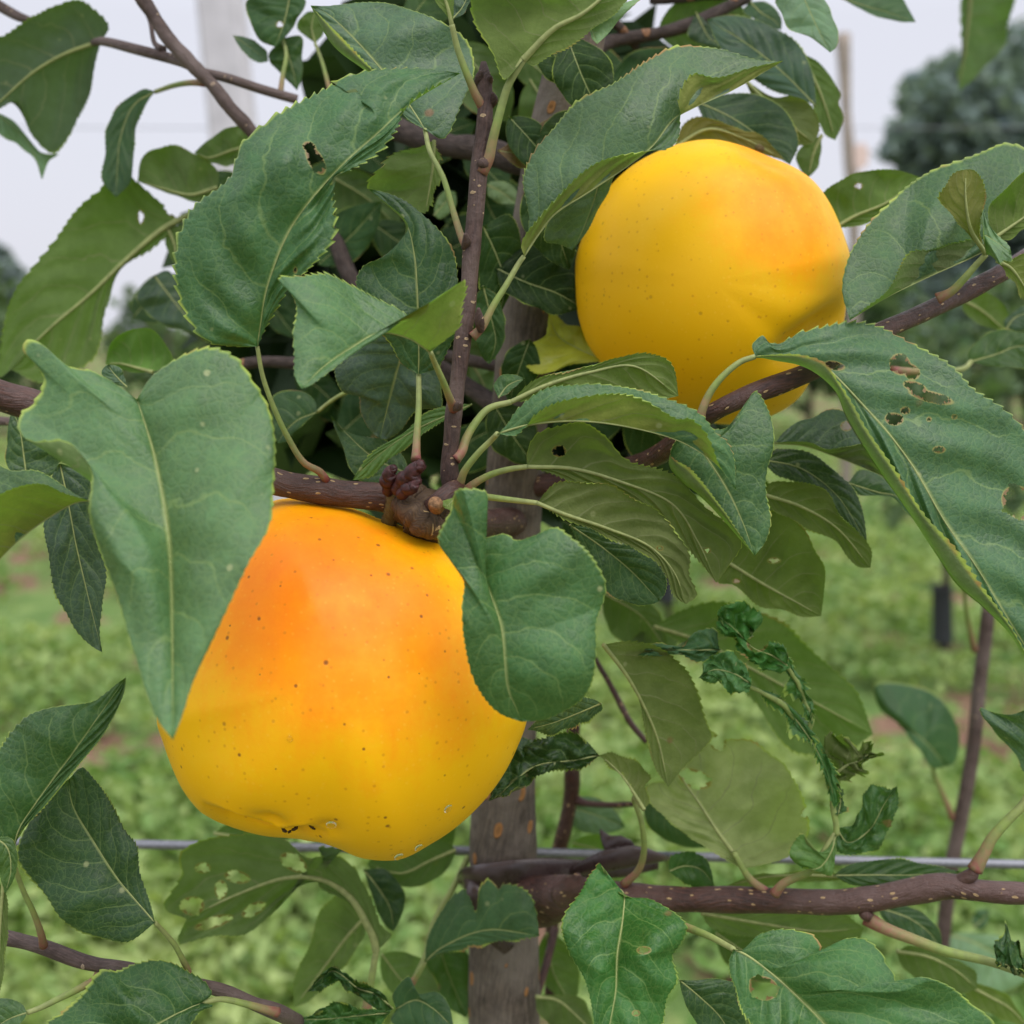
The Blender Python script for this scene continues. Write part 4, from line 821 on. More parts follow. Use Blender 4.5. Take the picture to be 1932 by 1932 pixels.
leaf(S1, 'J560,985 J430,1040 J300,1090 J150,1130', 'J520,960 J400,965 J260,1030', 'J565,1020 J500,1060 J430,1090 J300,1150', (300, 305, 310), col=DARK, tooth=6)
# --- yellowing and dead leaves by the trunk
leaf(S7, 'E1690,335 E1540,270 E1420,190 E1375,60', 'E1640,210 E1560,140 E1480,125 E1415,82', 'E1580,350 E1480,362 E1400,395 E1300,412 E1248,370 E1222,262 E1300,235 E1350,212', (372, 380, 386), col=(.50, .42, .055), rib=.5, tooth=6, label='yellow leaf with green patches and ragged end under the upper apple')
leaf(S7, 'B1090,832 B1200,840 B1300,780 B1440,660', 'B1180,770 B1290,710 B1400,640', 'B1170,900 B1250,928 B1300,870 B1390,760', (366, 366, 366), col=(.16, .062, .040), rib=.5, label='dull reddish brown leaf against the dark trunk')
leaf(S7, 'B1080,1480 B1250,1560 B1420,1620 B1560,1700', 'B1150,1380 B1350,1350 B1540,1390 B1600,1560', 'B1110,1590 B1260,1680 B1420,1740', (374, 372, 374), col=(.015, .030, .014), mat=M_LEAF_SHADE_TONE)  # near-black colour carries the shade beside the upper apple
leaf(S7, 'B1010,1250 B1080,1400 B1130,1560 B1100,1750', 'B1150,1180 B1220,1300 B1200,1520', 'B980,1400 B1000,1600 B1040,1700', (372, 374, 376), col=(.022, .045, .018), mat=M_LEAF_SHADE_TONE)
leaf(S7, 'E1010,-80 E1050,80 E1080,230 E1045,355', 'E1090,-20 E1130,120 E1115,260', 'E940,40 E960,200 E1000,310', (360, 362, 364), col=(.035, .07, .028))
leaf(S7, 'E930,320 E990,420 E1050,545', 'E1080,320 E1090,430', 'E935,400 E960,480', (420, 420, 420), col=PALE, under=True, teeth=12)
leaf(S7, 'B1030,1020 B1110,1060 B1200,1130', 'B1060,1000 B1150,1010 B1200,1060', 'B1040,1080 B1100,1120', (430, 430, 430), col=(.16, .2, .12), teeth=10)
leaf(S7, 'B740,1190 B800,1120 B860,1060', 'B750,1120 B800,1050', 'B780,1210 B860,1130', (420, 420, 420), col=(.15, .2, .1), teeth=10)
# --- over and behind the upper apple
leaf(S7, 'K960,400 K1150,300 K1330,345 K1568,470', 'K1010,270 K1100,230 K1200,258 K1340,308 K1450,338 K1530,420', 'K1020,420 K1200,400 K1400,430', (392, 390, 388), under=True, col=(.16, .115, .028), k=-.2, label='leaf coloured orange-brown for bounce light just above the upper apple')  # orange light bounced off the apple is put into this leaf's colour
leaf(S7, 'C120,560 C300,640 C480,760 C640,908', 'C260,520 C450,520 C600,590 C665,700 C688,800', 'C180,680 C330,760 C500,830', (398, 394, 390), col=(.028, .055, .032), k=.3)
leaf(S7, 'C785,588 C600,400 C400,240 C180,105', 'C730,560 C580,510 C430,440 C280,300', 'C772,430 C722,300 C650,210 C560,150 C420,100 C300,85', (412, 412, 412), col=(.050, .082, .075), amp=1.6, k=.4, label='broad blue-grey leaf behind the arching leaf at upper right')
leaf(S7, 'C390,440 C540,590 C660,700 C770,790', 'C560,535 C650,530 C735,572 C792,640 C802,720', 'C470,620 C580,700 C680,800', (402, 400, 398), under=True, col=(.075, .085, .032), k=-.3, label='brownish olive leaf with a faded pink end above the upper apple')
leaf(S7, 'C690,290 C780,450 C840,600 C890,775', 'C790,335 C880,450 C918,520 C900,575 C932,655 C915,720', 'C720,480 C780,620 C830,740', (425, 425, 425), under=True, col=(.058, .105, .03), k=-.1)
leaf(S7, 'C815,745 C770,850 C742,980', 'C812,850 C790,930', 'C720,790 C675,870 C700,940', (424, 424, 424), under=True, col=(.055, .095, .028), teeth=16)
leaf(S7, 'C120,68 C160,150 C200,215 C290,265', 'C180,120 C240,190', 'C85,150 C78,205 C180,250', (430, 430, 430), col=(.035, .06, .04), teeth=14)
leaf(S7, 'C420,10 C480,70 C560,120 C592,165', 'C500,10 C570,60 C595,110', 'C380,60 C450,110 C520,150', (436, 436, 436), col=(.035, .07, .045), teeth=14)
leaf(S7, 'C690,-80 C740,40 C800,170 C862,290', 'C820,-20 C872,80 C905,180 C892,262', 'C560,-10 C595,90 C640,160 C760,212', (380, 378, 376), col=(.15, .21, .17), k=.3, rib=.5, label='pale washed-out leaf hanging against the sky at the top right')
leaf(S7, 'C920,-10 C1080,40 C1200,75 C1335,122', 'C1100,-60 C1250,-20 C1295,40', 'C1050,62 C1160,105 C1260,122', (440, 440, 440), col=(.075, .12, .08), rib=.7, label='grey-green leaf poking in from the top edge against the sky')
leaf(S7, 'C1640,-60 C1625,120 C1600,320 C1570,502', 'C1860,-40 C1870,60 C1855,170 C1800,290 C1700,390 C1630,460', 'C1590,0 C1585,200 C1575,380', (640, 640, 640), col=(.075, .125, .075), under=True, tooth=7, k=0, rib=1.2, label='blurred leaf hanging down in front of the far dark tree')
# --- on the right-hand branch
leaf(S3, 'F450,312 F700,328 F840,378 F940,470 F1060,600 F1190,745 F1325,930 F1500,1232 F1660,1460 F1800,1690 F1950,1932 F2080,2160',
     'F432,250 F490,198 F530,238 F600,232 F680,185 F830,152 F1000,122 F1160,150 F1380,268 F1560,385 F1660,478 F1810,560 F1925,655 F2010,790 F2120,1000 F2180,1400 F2180,1800',
     'F560,300 F700,302 F830,345 F905,445 F980,560 F1060,705 F1235,955 F1385,1185 F1560,1375 F1705,1585 F1850,1785 F1960,1980', (318, 306, 300), k=.42, zf=4,
     flapR='F560,335 F690,360 F790,410 F890,505 F955,660 F1090,880 F1300,1180 F1450,1410 F1560,1570 F1710,1700 F1850,1840 F1950,1990', pet='F140,680 F155,612 F200,510 F270,420 F370,340', petd=322, petr=6.5,
     col=(.062, .118, .072), teeth=52, tooth=8, n=320, amp=1.5, wave=.08, rib=1.25, holes=[('F1248,355', 55, 50, .9), ('F1310,395', 45, 34, .6), ('F1330,480', 55, 24, .3), ('F1420,535', 105, 26, .25), ('F1215,657', 44, 30, .1), ('F1277,610', 20, 15), ('F1462,826', 26, 14), ('F885,362', 46, 20, .2), ('F1912,1120', 105, 80, .6), ('F1548,645', 10, 8), ('F1408,658', 9, 8)],
     label='big blue-green leaf riddled with holes at the right, its left margin rolled under')
leaf(S3, 'C1762,1362 C1600,1442 C1400,1532 C1180,1640 C970,1768', 'C1700,1310 C1560,1335 C1455,1370 C1320,1390 C1245,1490 C1170,1615 C1060,1700', 'C2010,1150 C2060,900 C1850,785 C1700,840 C1600,878 C1440,932 C1300,1025 C1190,1132 C1090,1222 C1020,1312 C955,1440 C928,1600',
     (330, 322, 318), k=.5, zf=7, col=(.056, .105, .060), teeth=44, tooth=6, n=240, petr=4, label='wide green leaf right of the upper apple with its lower margin folded up')
leaf(S3, 'C1722,1405 C1640,1270 C1610,1100 C1612,935', 'C1695,1280 C1700,1150 C1712,1040 C1690,975 C1650,938', 'C1600,1270 C1520,1180 C1470,1095 C1500,1010 C1555,948', (322, 314, 312), under=True, pet='C1455,1648 C1530,1610 C1600,1540 C1670,1460', petd=330, petr=7, col=(.11, .105, .035), tooth=5, teeth=26, n=160, k=-.2, label='small curled leaf with a brownish underside above the right-hand branch')
leaf(S3, 'C1724,1405 C1712,1300 C1770,1330 C1862,1395', 'C1702,1200 C1692,1100 C1720,1200 C1780,1290 C1850,1355', 'C1745,1410 C1800,1450 C1858,1440', (316, 312, 310), col=(.13, .19, .12), rib=.4, teeth=18, tooth=5)
leaf(S3, 'C1780,1440 C1860,1480 C1960,1620', 'C1860,1430 C1932,1400 C2000,1500', 'C1830,1500 C1880,1570 C1940,1660', (318, 318, 318), under=True, col=(.10, .13, .04), tooth=6, teeth=16)
leaf(S3, 'C1760,1320 C1860,1250 C1960,1180 C2060,1100', 'C1735,1200 C1745,1125 C1830,1040 C1932,952 C2020,900', 'C1850,1320 C1932,1265 C2020,1200', (326, 326, 326), under=True, col=(.055, .115, .022), k=-.2, label='green leaf underside at the right edge behind the curled leaf')
leaf(S3, 'C880,1262 C1000,1192 C1170,1120 C1368,980', 'C815,1080 C900,1008 C990,962 C1150,938 C1280,955', 'C910,1258 C1100,1222 C1195,1140 C1300,1040', (392, 392, 392), under=True, col=(.062, .115, .022), k=-.2, holes=[('C1018,1027', 18, 14)], label='olive green leaf emerging from behind the upper apple toward the right')
leaf(S3, 'F558,790 F720,805 F900,868 F1155,972', 'F600,735 F690,662 F770,640 F850,603 F960,625 F1050,800', 'F640,782 F750,785 F850,822 F960,800 F1060,790 F1110,880', (345, 345, 345), k=.4, zf=5, col=(.05, .082, .062), holes=[('F950,697', 26, 22)])
leaf(S3, 'F480,880 F700,930 F900,1080 F1066,1342', 'F560,822 F700,828 F800,868 F900,950 F975,1020 F1012,1085 F1052,1200', 'F560,960 F700,1010 F880,1160', (352, 352, 352), col=(.025, .048, .026))
leaf(S3, 'F500,1075 F700,1140 F900,1260 F1085,1478', 'F530,1010 F680,1000 F780,1028 F855,1080 F910,1170 F1000,1260 F1090,1385', 'F560,1165 F700,1232 F880,1332 F1005,1470', (348, 348, 348), under=True, col=(.050, .088, .022), k=-.2, label='olive leaf underside pointing down right, above the blurred grass')
leaf(S3, 'F300,1450 F500,1572 F700,1682 F812,1745', 'F400,1260 F540,1165 F622,1192 F720,1272 F782,1382 F832,1482 F828,1620', 'F240,1560 F330,1575 F480,1700 F590,1715 F700,1750', (356, 356, 356), under=True, col=(.048, .090, .020), k=-.2, holes=[('F553,1438', 26, 12), ('F345,1552', 16, 10)], label='broad green leaf underside with a small hole near its upper edge, right of centre')
leaf(S3, 'F960,1010 F1120,1060 F1240,1090 F1360,1250', 'F1025,940 F1120,958 F1215,1050 F1300,1120', 'F1020,1075 F1200,1090 F1290,1180', (362, 362, 362), k=.3, zf=4, col=(.06, .1, .062))
leaf(S3, 'F1640,340 F1780,300 F1880,260 F2050,250', 'F1622,300 F1700,202 F1800,163 F1932,180 F2020,200', 'F1720,362 F1850,370 F1980,372', (420, 420, 420), col=(.04, .075, .026), pet='F1200,392 F1400,395 F1600,378', petd=400, petr=6)
leaf(S3, 'F1830,165 F1880,100 F1980,60', 'F1820,120 F1870,70 F1940,30', 'F1900,170 F1990,140', (430, 430, 430), col=DBLUE)
leaf(S3, 'F1590,0 F1700,60 F1840,180', 'F1650,-60 F1800,0 F1850,100', 'F1600,60 F1700,140', (470, 470, 470), under=True, col=(.06, .095, .025))
# --- lower right
leaf(S4, 'H1700,1160 H1782,1205 H1785,1320 H1752,1550 H1742,1750 H1705,1960 H1680,2150', 'H1800,1228 H1932,1242 H2070,1320 H2142,1395 H2120,1480 H2062,1560 H2082,1700 H2040,1780 H2000,1940 H1850,2100',
     'H1650,1040 H1625,1072 H1590,1105 H1530,1205 H1462,1320 H1450,1425 H1482,1535 H1550,1660 H1600,1800 H1622,1940 H1640,2080', (322, 306, 300), k=.15, col=(.040, .122, .032), teeth=44, tooth=6, n=260, amp=1.3, wave=.10, holes=[('H1898,1525', 30, 17), ('H1855,1872', 16, 12)], petr=5, label='bright green leaf with two yellow-ringed holes hanging at bottom centre right')
leaf(S4, 'I330,1520 I400,1552 I560,1672 I700,1800 I835,1940 I980,2120', 'I400,1520 I450,1450 I560,1410 I700,1422 I780,1462 I812,1545 I850,1570 I885,1495 I950,1460 I1060,1460 I1150,1522 I1192,1590 I1225,1640 I1262,1720 I1300,1695 I1370,1670 I1460,1692 I1560,1742 I1650,1822 I1770,1940 I1500,2120',
     'I305,1580 I312,1660 I342,1745 I372,1835 I430,1940 I560,2080', (306, 300, 296), k=.3, pet='I-20,1370 I80,1402 I200,1450', petd=330, petr=6.5, col=(.052, .122, .048), teeth=40, tooth=6, n=280, amp=1.3, holes=[('I495,1735', 75, 60, .3), ('I460,1700', 36, 26)], rib=1.2, label='large lobed green leaf with a ragged hole at the bottom right')
leaf(S4, 'I880,1112 I1080,1110 I1300,1110 I1592,1092', 'I950,1062 I1080,1022 I1300,1030 I1450,1062', 'I1000,1170 I1300,1160 I1450,1130', (372, 374, 376), col=(.026, .058, .020))
leaf(S4, 'J1340,1900 J1290,1812 J1200,1690 J1100,1535 J1020,1420 J985,1330', 'J1600,1830 J1690,1720 J1692,1600 J1640,1430 J1560,1310 J1500,1278 J1370,1190 J1240,1180 J1165,1140 J1060,1240', 'J1180,1810 J1010,1700 J880,1590 J815,1500 J825,1430 J930,1400',
     (366, 372, 378), under=True, k=-.1, pet='I500,1200 I410,1120 I330,980', petd=366, petr=6, col=(.27, .29, .15), n=230, crump=.25, tooth=4, holes=[('J1075,1400', 85, 46, .35), ('J1205,1200', 40, 40), ('J1690,1590', 22, 24)], rib=1.3, label='pale olive leaf underside with bites out of it, behind the wire at lower right')
leaf(S4, 'J570,660 J700,832 J800,1012 J870,1182 J930,1448', 'J720,640 J850,660 J960,730 J1040,800 J1080,890 J1112,1010 J1150,1110 J1172,1165 J1110,1245 J1010,1345', 'J650,770 J750,930 J790,1075 J800,1200 J860,1350', (336, 345, 350), under=True, k=-.15, col=(.070, .105, .040), n=200, tooth=5, rib=1.2, label='narrow olive leaf underside hanging straight down, below the scalloped leaf')
leaf(S4, 'J850,560 J1100,640 J1400,800 J1700,960 J2060,1155', 'J1000,470 J1170,425 J1310,440 J1560,560 J1700,680 J1850,800 J1970,930', 'J1000,660 J1300,880 J1560,1190 J1660,1262 J1900,1255', (420, 424, 428), under=True, col=(.058, .112, .022), k=-.1, label='long blurred green leaf underside behind the chewed curl')
leaf(S4, 'J795,1570 J740,1480 J680,1392 J600,1310 J545,1270', 'J822,1530 J800,1445 J832,1392 J790,1332 J700,1290 J620,1252', 'J780,1560 J700,1430 J620,1335', (350, 352, 354), under=True, pet='H1790,1160 H1870,1080 H1900,960 H1880,800 H1840,680', petd=376, petr=5.5, col=(.065, .095, .035), n=120, tooth=6, label='leaf remnant on a long curved yellow stalk right of the trunk')
leaf(S4, 'J548,1272 J400,1300 J200,1330 J0,1480 J-60,1520', 'J500,1215 J440,1160 J250,1170 J110,1160 J0,1230', 'J480,1330 J340,1342 J200,1385 J90,1462', (352, 345, 336), k=.1, col=(.016, .042, .016), crump=1.5, amp=2, wave=.3, tooth=8, label='dark crumpled leaf tucked behind the right of the front apple')
leaf(S4, 'I150,1320 I500,1380 I800,1420 I1050,1400', 'I200,1300 I600,1290 I900,1300', 'I200,1400 I500,1470 I800,1550 I1000,1500', (392, 392, 392), under=True, col=(.085, .125, .045))
leaf(S4, 'I-30,1090 I60,1060 I150,1080 I222,1170', 'I-20,1010 I40,978 I140,995 I205,1080', 'I40,1140 I140,1180', (378, 378, 378), col=(.035, .085, .022), teeth=14, tooth=4)
leaf(S4, 'I940,1120 I700,1110 I480,1125 I270,1180', 'I900,1140 I700,1150 I450,1180', 'I850,1090 I650,1100 I430,1110', (380, 382, 384), under=True, col=(.13, .16, .06))
leaf(S4, 'I2020,1690 I1932,1650 I1850,1610 I1775,1590', 'I1932,1560 I1900,1470 I1850,1440 I1835,1360 I1815,1440 I1770,1480', 'I1900,1640 I1830,1615', (344, 340, 338), col=(.022, .06, .022), crump=1.2, pet='I1060,1345 I1160,1402 I1330,1468 I1500,1530 I1750,1590 I1932,1655', petd=362, petr=9, teeth=16, tooth=7, amp=2.5, label='small dark curled leaf on a long pale green stalk at the right edge')
leaf(S4, 'I2000,580 I1985,500 I1960,380 I1932,200', 'I1930,540 I1900,470 I1830,380 I1750,300 I1680,182 I1760,212 I1870,222', 'I1990,420 I1980,300', (352, 350, 348), col=(.045, .085, .055), pet='I1660,1082 I1700,1010 I1760,900 I1860,790 I1932,715', petd=355, petr=9, tooth=6, label='blue-green leaf at the right edge on a stout red-based stalk')
leaf(S4, 'I1230,1530 I1400,1560 I1560,1640 I1672,1740', 'I1300,1500 I1450,1540 I1600,1600 I1665,1640', 'I1260,1620 I1400,1720 I1580,1765', (420, 420, 420), under=True, col=(.045, .072, .022))
leaf(S4, 'I1590,1700 I1740,1780 I1860,1850 I1960,1960', 'I1720,1715 I1830,1770 I1900,1860', 'I1620,1800 I1750,1880', (430, 430, 430), under=True, col=(.085, .115, .025))
leaf(S4, 'I1130,1290 I1300,1350 I1420,1440 I1480,1540', 'I1240,1270 I1390,1330 I1470,1430', 'I1150,1350 I1300,1450 I1400,1530', (410, 410, 410), col=(.028, .055, .028))
leaf(S4, 'I30,1690 I150,1790 I260,1900 I330,2040', 'I120,1690 I250,1680 I350,1710 I355,1800 I400,1932', 'I50,1790 I120,1932 I200,2020', (330, 330, 330), col=(.03, .066, .03), label='dark leaf at the bottom edge left of the lobed leaf')
# chewed, curled leaf: one long bare rib with remnants
CH = [('I895,880 I870,600 I800,440 I720,320 I600,170 I500,100', None)]
leaf(S4, 'I892,880 I868,980 I800,1070 I705,1075', 'I893,1000 I872,1112 I790,1090 I720,1068', 'I850,960 I785,992 I722,950 I712,882 I655,915 I640,1005', (352, 350, 350), k=0, pet='I555,1215 I600,1160 I680,1120 I745,1092', petd=358, petr=6.5, col=(.085, .150, .045), amp=2, tooth=5, teeth=18, rib=1, n=130, label='torn lower end of the caterpillar-chewed leaf, on the wire')
leaf(S4, 'I897,850 I960,930 I1080,860 I1160,720 I1232,622', 'I975,830 I1035,740 I1040,665 I1105,612 I1190,640', 'I898,980 I1040,990 I1140,940 I1208,830 I1242,715', (356, 356, 354), k=.1, col=(.045, .105, .038), crump=.5, tooth=6, teeth=26, n=150, amp=1.6, label='dark torn half of the caterpillar-chewed leaf')
leaf(S4, 'I905,780 I920,690 I900,600', 'I880,760 I875,660 I885,585', 'I935,760 I935,690 I915,610', (352, 352, 352), col=(.03, .075, .028), tooth=10, teeth=9, amp=3, n=70)
leaf(S4, 'I880,560 I960,500 I1020,480 I1090,430', 'I850,500 I840,400 I860,350 I950,360 I1010,420 I1030,370 I1090,365', 'I900,590 I980,560 I1085,560 I1070,500 I1160,440', (354, 352, 350), k=0, under=True, col=(.055, .085, .035), crump=1.2, amp=2, tooth=8, teeth=16, n=120, label='withered curled tuft on the chewed leaf')
v, f, u = merge([tube_px('I897,900 I885,760 I865,600 I800,440 I720,310 I600,170 I470,100 I380,60', [352, 352, 352, 352, 352, 350, 348, 348], [6, 5.5, 5, 5.5, 6, 5.5, 4, 3], 80, 10, 1.6, 91), tube_px('I735,330 I760,270 I745,200 I700,100 I650,0 I590,-110', [352, 350, 350, 349, 348, 346], [4, 4.5, 3.5, 4, 4, 3.5], 60, 10, 1.6, 93)])
u = np.stack([np.full(len(v), .55), u[:, 1]], 1); cr_ = new_obj('leaf_rib', v, f, M_PET, S4, u); cr_['label'] = 'bare chewed rib standing above the wire'
leaf(S4, 'J1600,785 J1500,720 J1400,680 J1300,580 J1200,500', 'J1560,650 J1450,645 J1385,610 J1385,560 J1440,525 J1425,480 J1345,440 J1265,438 J1200,470', 'J1560,815 J1430,795 J1375,740 J1290,640 J1205,575', (346, 342, 342), k=.2, col=(.050, .150, .042), crump=1.6, amp=3, tooth=8, teeth=28, wave=.4, n=180, holes=[('J1420,655', 52, 40)], label='crinkled dark green curl at the top of the chewed leaf')
leaf(S4, 'J1388,880 J1290,820 J1180,800 J1100,842', 'J1370,800 J1310,722 J1220,700 J1150,745', 'J1362,932 J1260,905 J1190,870', (340, 338, 338), k=.35, col=(.062, .145, .058), crump=.7, amp=2, tooth=5, teeth=18, n=110, label='shiny green flap of the chewed leaf, left of its curl')
leaf(S4, 'J1215,690 J1120,690 J1000,690 J800,690 J635,708', 'J1190,585 J1085,580 J1035,625 J1010,668 J850,660 J740,690', 'J1150,735 J1080,745 J980,725 J800,715', (344, 342, 342), k=.35, col=(.050, .105, .062), crump=.9, amp=2.5, tooth=5, teeth=20, n=130)
# shredded fringe left along the bare ribs
leaf(S4, 'I460,80 I600,172 I720,315 I800,445 I868,620 I885,740', 'I540,95 I640,165 I700,225 I770,330 I800,350 I850,440 I880,520 I900,610 I912,700', 'I500,135 I590,190 I680,300 I740,370 I770,450 I820,540 I850,640', (351, 350, 349), col=(.058, .150, .046), crump=.55, teeth=26, tooth=13, n=220, rib=.9, label='shredded green fringe along the bare rib of the chewed leaf')
leaf(S4, 'I590,-115 I650,0 I700,100 I745,200 I762,280', 'I640,-80 I690,0 I735,80 I775,190', 'I600,-50 I650,50 I705,160 I735,240', (349, 349, 350), col=(.058, .150, .046), crump=.5, teeth=16, tooth=11, n=130, rib=.9)
# --- lower left
leaf(S5, 'G70,1015 G100,870 G240,655 G400,440 G540,240 G696,18', 'G-30,960 G-90,760 G-70,540 G0,405 G50,320 G150,220 G250,190 G345,178 G440,168 G520,150 G600,92 G650,50', 'G110,880 G250,730 G440,498 G560,350 G650,190 G690,90', (300, 298, 296), k=.35, flapR='G85,940 G180,790 G330,600 G480,430 G570,320 G655,170',
     pet='G240,1500 G228,1440 G190,1330 G130,1200 G92,1100', petd=322, petr=5, col=(.040, .088, .038), teeth=40, tooth=6, n=250, amp=2.0, label='dark green puckered leaf pointing up right at the lower left')
leaf(S5, 'G-30,900 G40,960 G60,1080 G28,1215', 'G60,905 G98,1000 G82,1120', 'G-30,1000 G0,1120', (296, 296, 296), col=(.055, .10, .03), teeth=12)
leaf(S5, 'G856,1372 G745,1245 G650,1130 G520,930 G400,720 G380,580', 'G700,1485 G560,1462 G400,1402 G310,1340 G230,1212 G112,1032 G108,940 G190,770 G300,640', 'G835,1290 G785,1105 G752,930 G690,850 G605,700 G530,580 G455,510', (306, 310, 312), k=.15, pet='G1050,1695 G1038,1640 G1010,1580 G960,1490 G900,1420', petd=324, petr=5, col=(.026, .056, .030), teeth=36, tooth=5, n=230, label='very dark broad leaf below the puckered leaf, in front of the wire')
leaf(S5, 'G1110,1815 G970,1880 G870,1935 G700,2040 G520,2120', 'G1180,1830 G1090,1870 G1040,1940 G980,2030 G700,2130', 'G1170,1765 G1125,1690 G1040,1642 G960,1592 G860,1576 G740,1602 G655,1650 G580,1652 G500,1742 G430,1815 G350,1882 G260,1932 G300,2050', (312, 308, 306), k=.4, pet='G1530,1868 G1460,1850 G1350,1820 G1220,1795', petd=324, petr=6, col=(.034, .082, .034), teeth=36, tooth=6, n=240, amp=1.8, label='dark serrated leaf at the bottom edge, lower left')
leaf(S5, 'G150,1870 G60,1900 G-40,1960', 'G120,1820 G40,1790 G-40,1800', 'G130,1910 G60,1970', (318, 318, 318), col=(.08, .13, .07), pet='G556,1618 G530,1680 G430,1740 G320,1795 G230,1840', petd=322, petr=6, teeth=14)
leaf(S5, 'G20,1130 G0,1400 G-10,1800', 'G45,1300 G30,1600', 'G-60,1300 G-60,1600', (310, 310, 310), col=(.05, .09, .035), under=True)
# --- bottom centre
leaf(S8, 'H420,1532 H408,1470 H370,1385 H285,1245 H150,1145 H0,1115 G1700,1116 G1550,1132 G1300,1222 G1030,1352', 'H505,1440 H455,1395 H400,1250 H350,1165 H300,1080 H200,1010 H100,960 G1900,960 G1700,1000 G1560,900 G1180,900 G1000,1000 G1010,1110 G905,1290', 'H390,1440 H260,1260 H100,1180 G1750,1150 G1640,1180 G1540,1290 G1375,1435 G1200,1450 G980,1488', (384, 384, 388), under=True, k=-.1, pet='H370,1880 H372,1830 H400,1650', petd=384, petr=7, col=(.070, .110, .040), n=260, tooth=6,
     holes=[('G1620,1040', 70, 40, .5), ('G1310,1120', 60, 30, .2), ('G1220,1190', 30, 44), ('G1060,1280', 60, 46), ('G1120,1070', 36, 24), ('G1180,1370', 90, 26, -.3), ('G1400,1300', 60, 28, -.5)], rib=1.5, label='lacy skeleton of an eaten leaf arching on its pale midrib below the front apple')
leaf(S8, 'H360,1340 H260,1450 H140,1610 H-30,1840', 'H300,1260 H225,1210 H110,1310 H30,1550 H-40,1700', 'H370,1400 H330,1500 H210,1640 H60,1800', (412, 412, 412), under=True, col=(.085, .125, .045), label='light olive leaf underside hanging below the eaten leaf')
leaf(S8, 'H350,1080 H430,1180 H500,1300 H515,1420', 'H480,1080 H578,1215 H560,1340', 'H385,1180 H420,1290 H470,1390', (416, 416, 416), col=(.024, .048, .030))
leaf(S8, 'H860,970 H720,1030 H560,1100 H370,1050', 'H800,920 H600,930 H420,990', 'H850,1010 H760,1130 H560,1175 H430,1130', (424, 424, 424), col=(.035, .075, .028), under=True)
leaf(S8, 'G1180,880 G1350,900 G1500,890 G1640,860', 'G1250,830 G1450,815 G1600,830', 'G1250,930 G1450,935 G1600,910', (430, 430, 430), col=(.045, .095, .03), under=True)
leaf(S8, 'H690,1590 H760,1525 H850,1475 H950,1432 H1060,1412 H1322,1446', 'H702,1460 H775,1310 H905,1182 H940,1230 H970,1322 H1000,1190 H1045,1142 H1095,1180 H1130,1150 H1225,1182 H1275,1235 H1305,1320', 'H800,1545 H900,1508 H960,1482 H1100,1476 H1220,1458', (396, 390, 386), k=.35, pet='H620,1700 H650,1660', petd=400, petr=4.5, col=(.050, .092, .052), n=220, tooth=6, teeth=30, label='grey-green notched leaf lying across the trunk under the rubber tie')
leaf(S8, 'H530,1850 H640,1800 H740,1850 H850,1960', 'H510,1770 H600,1670 H650,1760 H755,1752 H825,1835', 'H500,1920 H600,1960 H740,2010', (370, 366, 362), k=.3, col=(.045, .088, .052), n=150, amp=1.6, label='grey-green leaf at the bottom edge left of the trunk')
leaf(S8, 'H515,1850 H420,1770 H320,1735 H180,1640 H40,1755', 'H440,1745 H380,1735 H310,1700 H250,1640 H180,1612 H100,1680', 'H470,1900 H380,1830 H270,1750 H200,1690 H130,1740', (352, 350, 350), col=(.030, .078, .026), crump=1.2, amp=2, tooth=8, n=120, label='dark curled chewed leaf at the bottom edge, lower centre left')
leaf(S8, 'H500,1870 H380,1880 H200,1900 H-20,1910', 'H420,1960 H200,1990 H20,1980', 'H420,1850 H330,1850 H260,1820 H140,1830 H60,1870', (348, 346, 344), col=(.045, .115, .032), crump=1.0, amp=2, tooth=7, n=120)
leaf(S8, 'H1300,1780 H1420,1800 H1520,1880 H1620,1980', 'H1400,1770 H1560,1790 H1610,1900', 'H1310,1860 H1400,1960 H1520,2040', (420, 420, 420), under=True, col=(.06, .088, .032))
v, f, u = tube_px('H930,1005 H850,1170 H740,1370 H690,1560 H620,1710', [432, 428, 420, 412, 404], [6, 6, 5.5, 5.5, 6], 40, 10); u = np.stack([np.full(len(v), .7), u[:, 1]], 1); new_obj('leaf_stalk', v, f, M_PET, S8, u)
# --- upper left, out of focus
leaf(S6, 'A560,226 A350,302 A180,402 A0,560 A-120,660', 'A600,150 A520,50 A430,0 A300,28 A200,90 A60,170 A-60,240', 'A530,330 A500,500 A450,640 A380,765 A300,838 A250,825 A170,740 A95,560 A0,600', (440, 438, 436), under=True, k=-.3, col=(.050, .076, .058), tooth=5, rib=1.1, mat=M_LEAF_COOL, label='grey-green drooping leaf at the top left corner')
leaf(S6, 'A-60,600 A60,690 A150,780 A200,880 A232,992', 'A60,660 A140,740 A240,850 A325,852 A270,890', 'A0,740 A100,800 A190,880', (450, 450, 450), col=(.16, .22, .17), k=.3, rib=.5, label='pale leaf with a twisted tip at the left edge')
leaf(S6, 'A858,506 A740,580 A665,760 A650,900 A640,1090', 'A790,490 A640,602 A590,720 A573,870 A566,1000', 'A838,530 A772,640 A742,760 A732,990', (430, 428, 426), pet='A1130,456 A1040,458 A960,472', petd=402, petr=5, k=.1, col=(.040, .075, .045), label='narrow hanging leaf on a thin bowed stalk, against the sky')
